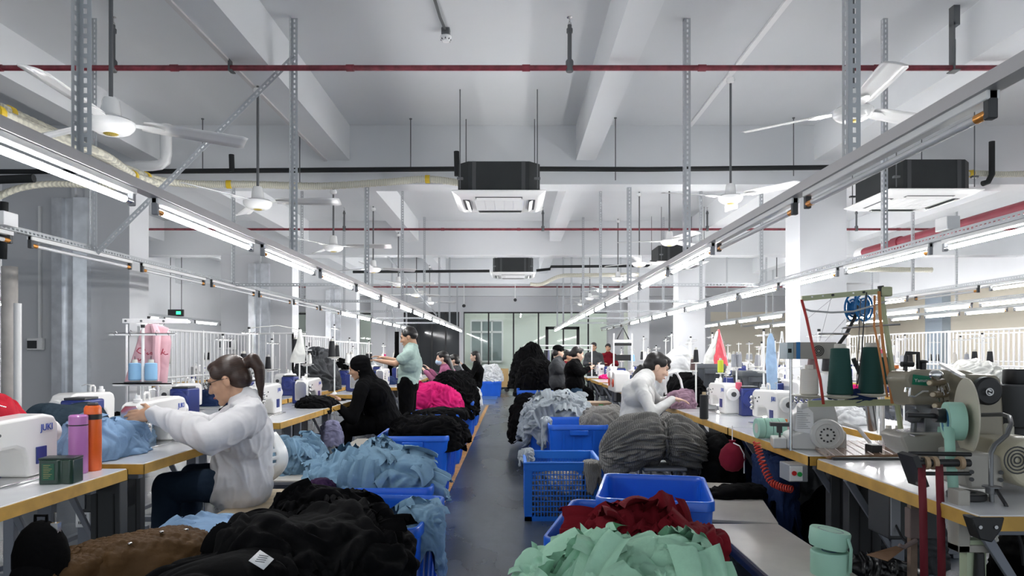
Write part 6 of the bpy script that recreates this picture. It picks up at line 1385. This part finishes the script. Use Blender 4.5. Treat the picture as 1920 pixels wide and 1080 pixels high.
o = sheet_bag(([0,.3,.7,1],[-.16,-.14,-.06,-.02]),([0,.3,.7,1],[-.02,-.02,-.01,.0]),-.17,.18,'bag_side',M_film,t,dep=.05,seed=13)
def rest(x, y, z, lab):
    t = thing('spool_rest', lab, 'spool rest', (x,y,TZ)); mk('rest_pole', MB().cyl((0,0,0),(0,0,z-TZ-.006),.008,n=8), M_enamel, t); mk('rest_plate', MB().cyl((0,0,z-TZ-.006),(0,0,z-TZ),.045,n=18), M_enamel, t)
for x_, Y_, z_, l_ in ((1351,6.5,1.1,'under the lime yellow cone'),(1381,6.2,1.16,'under the pair of grey cones'),(1385,5.6,.95,'under the rose red cone'),(1299,6.6,1.12,'under the black brown cone'),(1305,6.3,1.2,'under the black cone by the white sack'),(1645,4.4,ZZ(690,4.4),'under the rose pink cone'),(1656,3.7,ZZ(722,3.7),'under the smaller green cone')): rest(XZ(x_,Y_),Y_,z_,'small white spool rest '+l_)
cone((XZ(1351,6.5),6.5,1.1),T_lime,'lime yellow thread cone in front of the coral bag',.028,.13,'tube')
for i,x in enumerate((1376,1386)): cone((XZ(x,6.2),6.2,1.16),T_grey,'grey thread cone, the %s of a pair right of the coral bag' % ('left','right')[i],.024,.13,'tube')
cone((XZ(1385,5.6),5.6,.95),T_rose,'rose red thread cone between the machines',.026,.11,'tube'); cone((XZ(1299,6.6),6.6,1.12),T_brown,'black brown cone behind the black tote',.026,.12)
cone((XZ(1305,6.3),6.3,1.2),T_black,'black thread cone right of the white garment bag',.026,.13)
t = heap('white_garment_bag','white cloth sack behind the white sweater woman','sack',C_white,(XZ(1265,6.9),6.9,TZ),.22,.2,.56,seed=110,amp=.012,freq=5,pw=.5)
t = heap('black_tote','black and pink tote heap on the table behind the sewing woman','bag',C_black,(XZ(1285,6.6),6.6,TZ),.20,.16,.32,seed=111,amp=.02,freq=6)
t = heap('lilac_cloth_heap','dusky pink cloth lump in front of the black tote','cloth',cloth('dusky_pink',(.30,.19,.25)),(XZ(1272,6.2)+.05,6.35,TZ),.16,.14,.17,seed=112,amp=.02,freq=9)
tag(mk('white_rope_handle', MB().tube([P(1249,740,6.4),P(1246,715,6.4),P(1254,700,6.4),P(1268,698,6.4),P(1276,712,6.4),P(1281,735,6.4)],.012,8), M_white),'white rope handle on the black tote','handle')
t = thing('cardboard_carton','brown carton with a green striped tape under the right line','carton',(XZ(1122,9.6),9.6,0)); mk('carton_body', MB().b2((-.14,-.2,0),(.16,.2,.60)), mat('carton_brown',(.30,.21,.14),.8), t); mk('green_tape', MB().b2((-.02,-.203,.02),(.04,-.2,.58)), mat('green_tape',(.03,.28,.06),.5), t)
t = thing('white_carton','white box behind the white sweater woman','box',(XZ(1172,7.1),7.1,0)); mk('box_body', MB().b2((-.1,-.2,0),(.14,.2,.66)), M_white, t, bevel=.01)
t = thing('yellow_trolley','tan canvas trolley at the end of the aisle','trolley',(XZ(942,22.5),22.5,0)); mk('trolley_body', MB().b2((-.17,-.3,.16),(.2,.3,.75)), mat('tan_canvas',(.50,.33,.14),.7), t); mk('trolley_wheel', MB().cyl((-.12,-.28,.08),(-.12,-.24,.08),.08,n=14).cyl((.15,-.28,.08),(.15,-.24,.08),.08,n=14), M_black, t)
# clothes rail near the glass with black, pink and grey garments
t = thing('garment_rail','long white garment rail in front of the glass partition','garment rail',(1.2,18.2,0)); mk('rail_frame', MB().cyl((-.9,0,1.47),(.9,0,1.47),.018,n=8).cyl((-.9,0,1.36),(.9,0,1.36),.012,n=8).cyl((-.9,0,0),(-.9,0,1.5),.018,n=8).cyl((.9,0,0),(.9,0,1.5),.018,n=8), M_white, t)
for i in range(12):
    c_ = (C_black,C_dgrey,C_pink,C_black,C_dgrey,C_lav)[i%6]; x = .45+i*.10; g = thing('hanging_garment','%s garment on the far garment rail, %s from the left' % ({0:'black',1:'charcoal',2:'pink',3:'black',4:'charcoal',5:'lavender grey'}[i%6],ORD[i]),'garment',(x,18.2,1.35),0,'garments on the far rail')
    sheet_bag(([0,.5,1],[-.04,-.04,-.02]),([0,.5,1],[.04,.035,.02]),-.42-.05*(i%3),.0,'garment_cloth',c_,g,dep=.05,seed=20+i,nu=12,nv=20)
# racks far right
rack('bar_rack','long white bar rack on the far right, the nearer one',6.9,9.0,6.9,12.6,.6,1.62,36,zm=1.1); rack('bar_rack','long white bar rack on the far right, the farther one',6.9,12.7,6.9,16.5,.6,1.62,36,zm=1.1)
rack('bar_rack','white bar rack turned towards the aisle on the far right',6.9,8.6,9.0,8.6,.8,1.66,20,zm=1.2)
rack('bar_rack','white bar rack along the cream wall',10.4,10,10.4,16,.6,1.7,40,zm=1.1)
for i, x in enumerate((0,.35,.75)): tag(mk('brown_board', MB().b2((7.9+x,8.9,.6),(8.2+x,8.93,1.25)).b2((8.0+x,8.93,.0),(8.04+x,8.96,.6)), mat('board_brown',(.30,.17,.10),.7)),'brown pattern board leaning on the far right rack, %s from the left' % ORD[i],'board','brown boards')
heap('clear_bag_heap','heap of clear plastic bags behind the coverstitch machine','plastic bags',M_film,(XZ(1830,4.6),4.6,.95),.22,.2,.26,seed=120,amp=.03,freq=8); tag(mk('bag_shelf', MB().b2((2.8,4.35,TZ),(3.4,4.9,.955)), M_white),'white box below the clear plastic bags','box')
# hanging blue garment, black hangers, teal cloth
t = thing('hanging_shirt','pale blue shirt hanging right of the white column','shirt',(XZ(1445,5.9),5.9,1.24)); sheet_bag(([0,.5,.9,1],[-.03,-.045,-.03,-.01]),([0,.5,.9,1],[.06,.055,.03,.01]),-.26,.22,'shirt_cloth',cloth('pale_blue_shirt',(.35,.50,.70)),t,dep=.03,seed=31); mk('shirt_hook', MB().cyl((0,0,.2),(0,0,.26),.004,n=6), M_steel, t)
t = thing('garment_steamer_frame','white A shaped frame behind the pale blue shirt','frame',(XZ(1466,6.6),6.6,TZ)); mk('frame_legs', MB().cyl((-.09,0,0),(.0,0,.72),.008,n=8).cyl((.09,0,0),(.0,0,.72),.008,n=8).cyl((-.09,0,.35),(.2,0,.38),.006,n=8), M_white, t)
t = thing('triangle_hanger','black triangular hanger on the distant stand','hanger',tuple(P(1168,625,10.5))); mk('hanger_wire', MB().tube([(-.09,0,-.09),(0,0,.09),(.09,0,-.09)],.011,8).b2((-.13,-.01,-.19),(.13,.01,-.15)).b2((-.12,-.01,-.42),(.12,.01,-.33)), M_black, t); mk('hanger_post', MB().cyl((-.14,0,-.807),(-.14,0,.0),.012,n=8).cyl((.14,0,-.807),(.14,0,.0),.012,n=8).b2((-.15,-.012,-.14),(.15,.012,-.1)), M_white, t)
heap('black_cloth_lump','black cloth lump on the right line beside the distant cones','cloth',C_navy,(1.72,9.75,TZ),.2,.25,.2,seed=130,amp=.02,freq=8)
t = thing('red_reel_machine','white machine with two red reels on the right line','sewing machine',(XZ(1160,9.0),9.0,TZ),RGT,)
mk('reel_machine_body', MB().prism([(-.3,0),(.3,0),(.3,.26),(.1,.28),(.05,.2),(-.05,.2),(-.1,.28),(-.3,.26)],.2,'y',0), M_machw, t, bevel=.02)
for x in (-.15,.2): mk('red_reel', MB().lathe([(.05,0),(.055,.012),(.02,.014),(.018,.02)],(x,-.10,.12),Matrix.Rotation(PI/2,3,'X'),n=24), mat('reel_red',(.6,.08,.04),.4), t)

# small clutter on the middle tables
rr = random.Random(21)
_cc = [('pink',C_pink),('white',C_white),('black',C_black),('navy',C_navy),('pale grey',C_grey),('charcoal',C_dgrey),('dusty blue',C_blue)]
for (nm, X, ys_) in (('second right line',2.45,(5.0,6.4,7.8,9.3,10.7,12.1)),('fifth line on the right',4.6,(6.4,7.9,9.3,10.8,12.3,13.7)),('rack line on the right',6.2,(8.0,9.5,10.9,12.4,13.8)),('rear left line',-2.95,(5.4,6.7,8.1,9.35)),('right aisle line far part',1.75,(10.8,13.2)),('left aisle line far part',-2.0,(11.0,13.2,15.8))):
    for i, y in enumerate(ys_):
        cn, cm = rr.choice(_cc); heap('cloth_pile','small %s cloth pile on the %s, %s from the camera' % (cn,nm,ORD[i]),'cloth',cm,(X+rr.uniform(-.06,.06),y,TZ),rr.uniform(.12,.2),rr.uniform(.14,.24),rr.uniform(.06,.16),seed=200+i+int(X*10),amp=.02,freq=9,nu=70,nv=34,group='small cloth piles on tables')
for i, (x, y, Y) in enumerate(((1452,716,5.3),(1470,735,5.0),(1500,722,5.6),(1545,770,4.6))):
    cn, cm = (('black',T_black),('cream',T_cream),('pink',T_pink),('mint',T_mint))[i]
    cone((XZ(x,Y),Y,TZ),cm,'%s thread cone among the clutter left of the green cones, %s from the left' % (cn,ORD[i]),.03,.13,'cone')
t = thing('scissors','pair of steel scissors stuck upright behind the pale pink cone','scissors',(XZ(1490,4.3),4.3,TZ)); mk('scissor_loop', MB().tube([Vector((-.012+.011*math.cos(a*.7),0,.12+.014*math.sin(a*.7))) for a in range(10)],.003,6).tube([Vector((.014+.011*math.cos(a*.7),0,.12+.014*math.sin(a*.7))) for a in range(10)],.003,6), M_steel, t); mk('scissor_blade', MB().cyl((-.004,0,0),(.004,0,.11),.004,n=6).cyl((.006,0,0),(-.004,0,.11),.004,n=6), M_steel, t)

for i,(x,y,h_) in enumerate(((1.95,3.95,.52),(2.0,4.65,.60),(1.95,5.45,.55),(2.6,3.2,.5),(2.55,4.6,.62),(2.5,6.0,.6))):  # dark sacks added to stand for the shade below the right tables
    heap('added_shade_sack','dark sack added to deepen shade under the right tables, %s from the camera' % ORD[i],'sack',(C_black,C_dgrey,C_navy)[i%3],(x,y,0),.24,.36,h_,seed=300+i,amp=.02,freq=5,pw=.5,nu=90,nv=44,group='added shade sacks under the right tables')
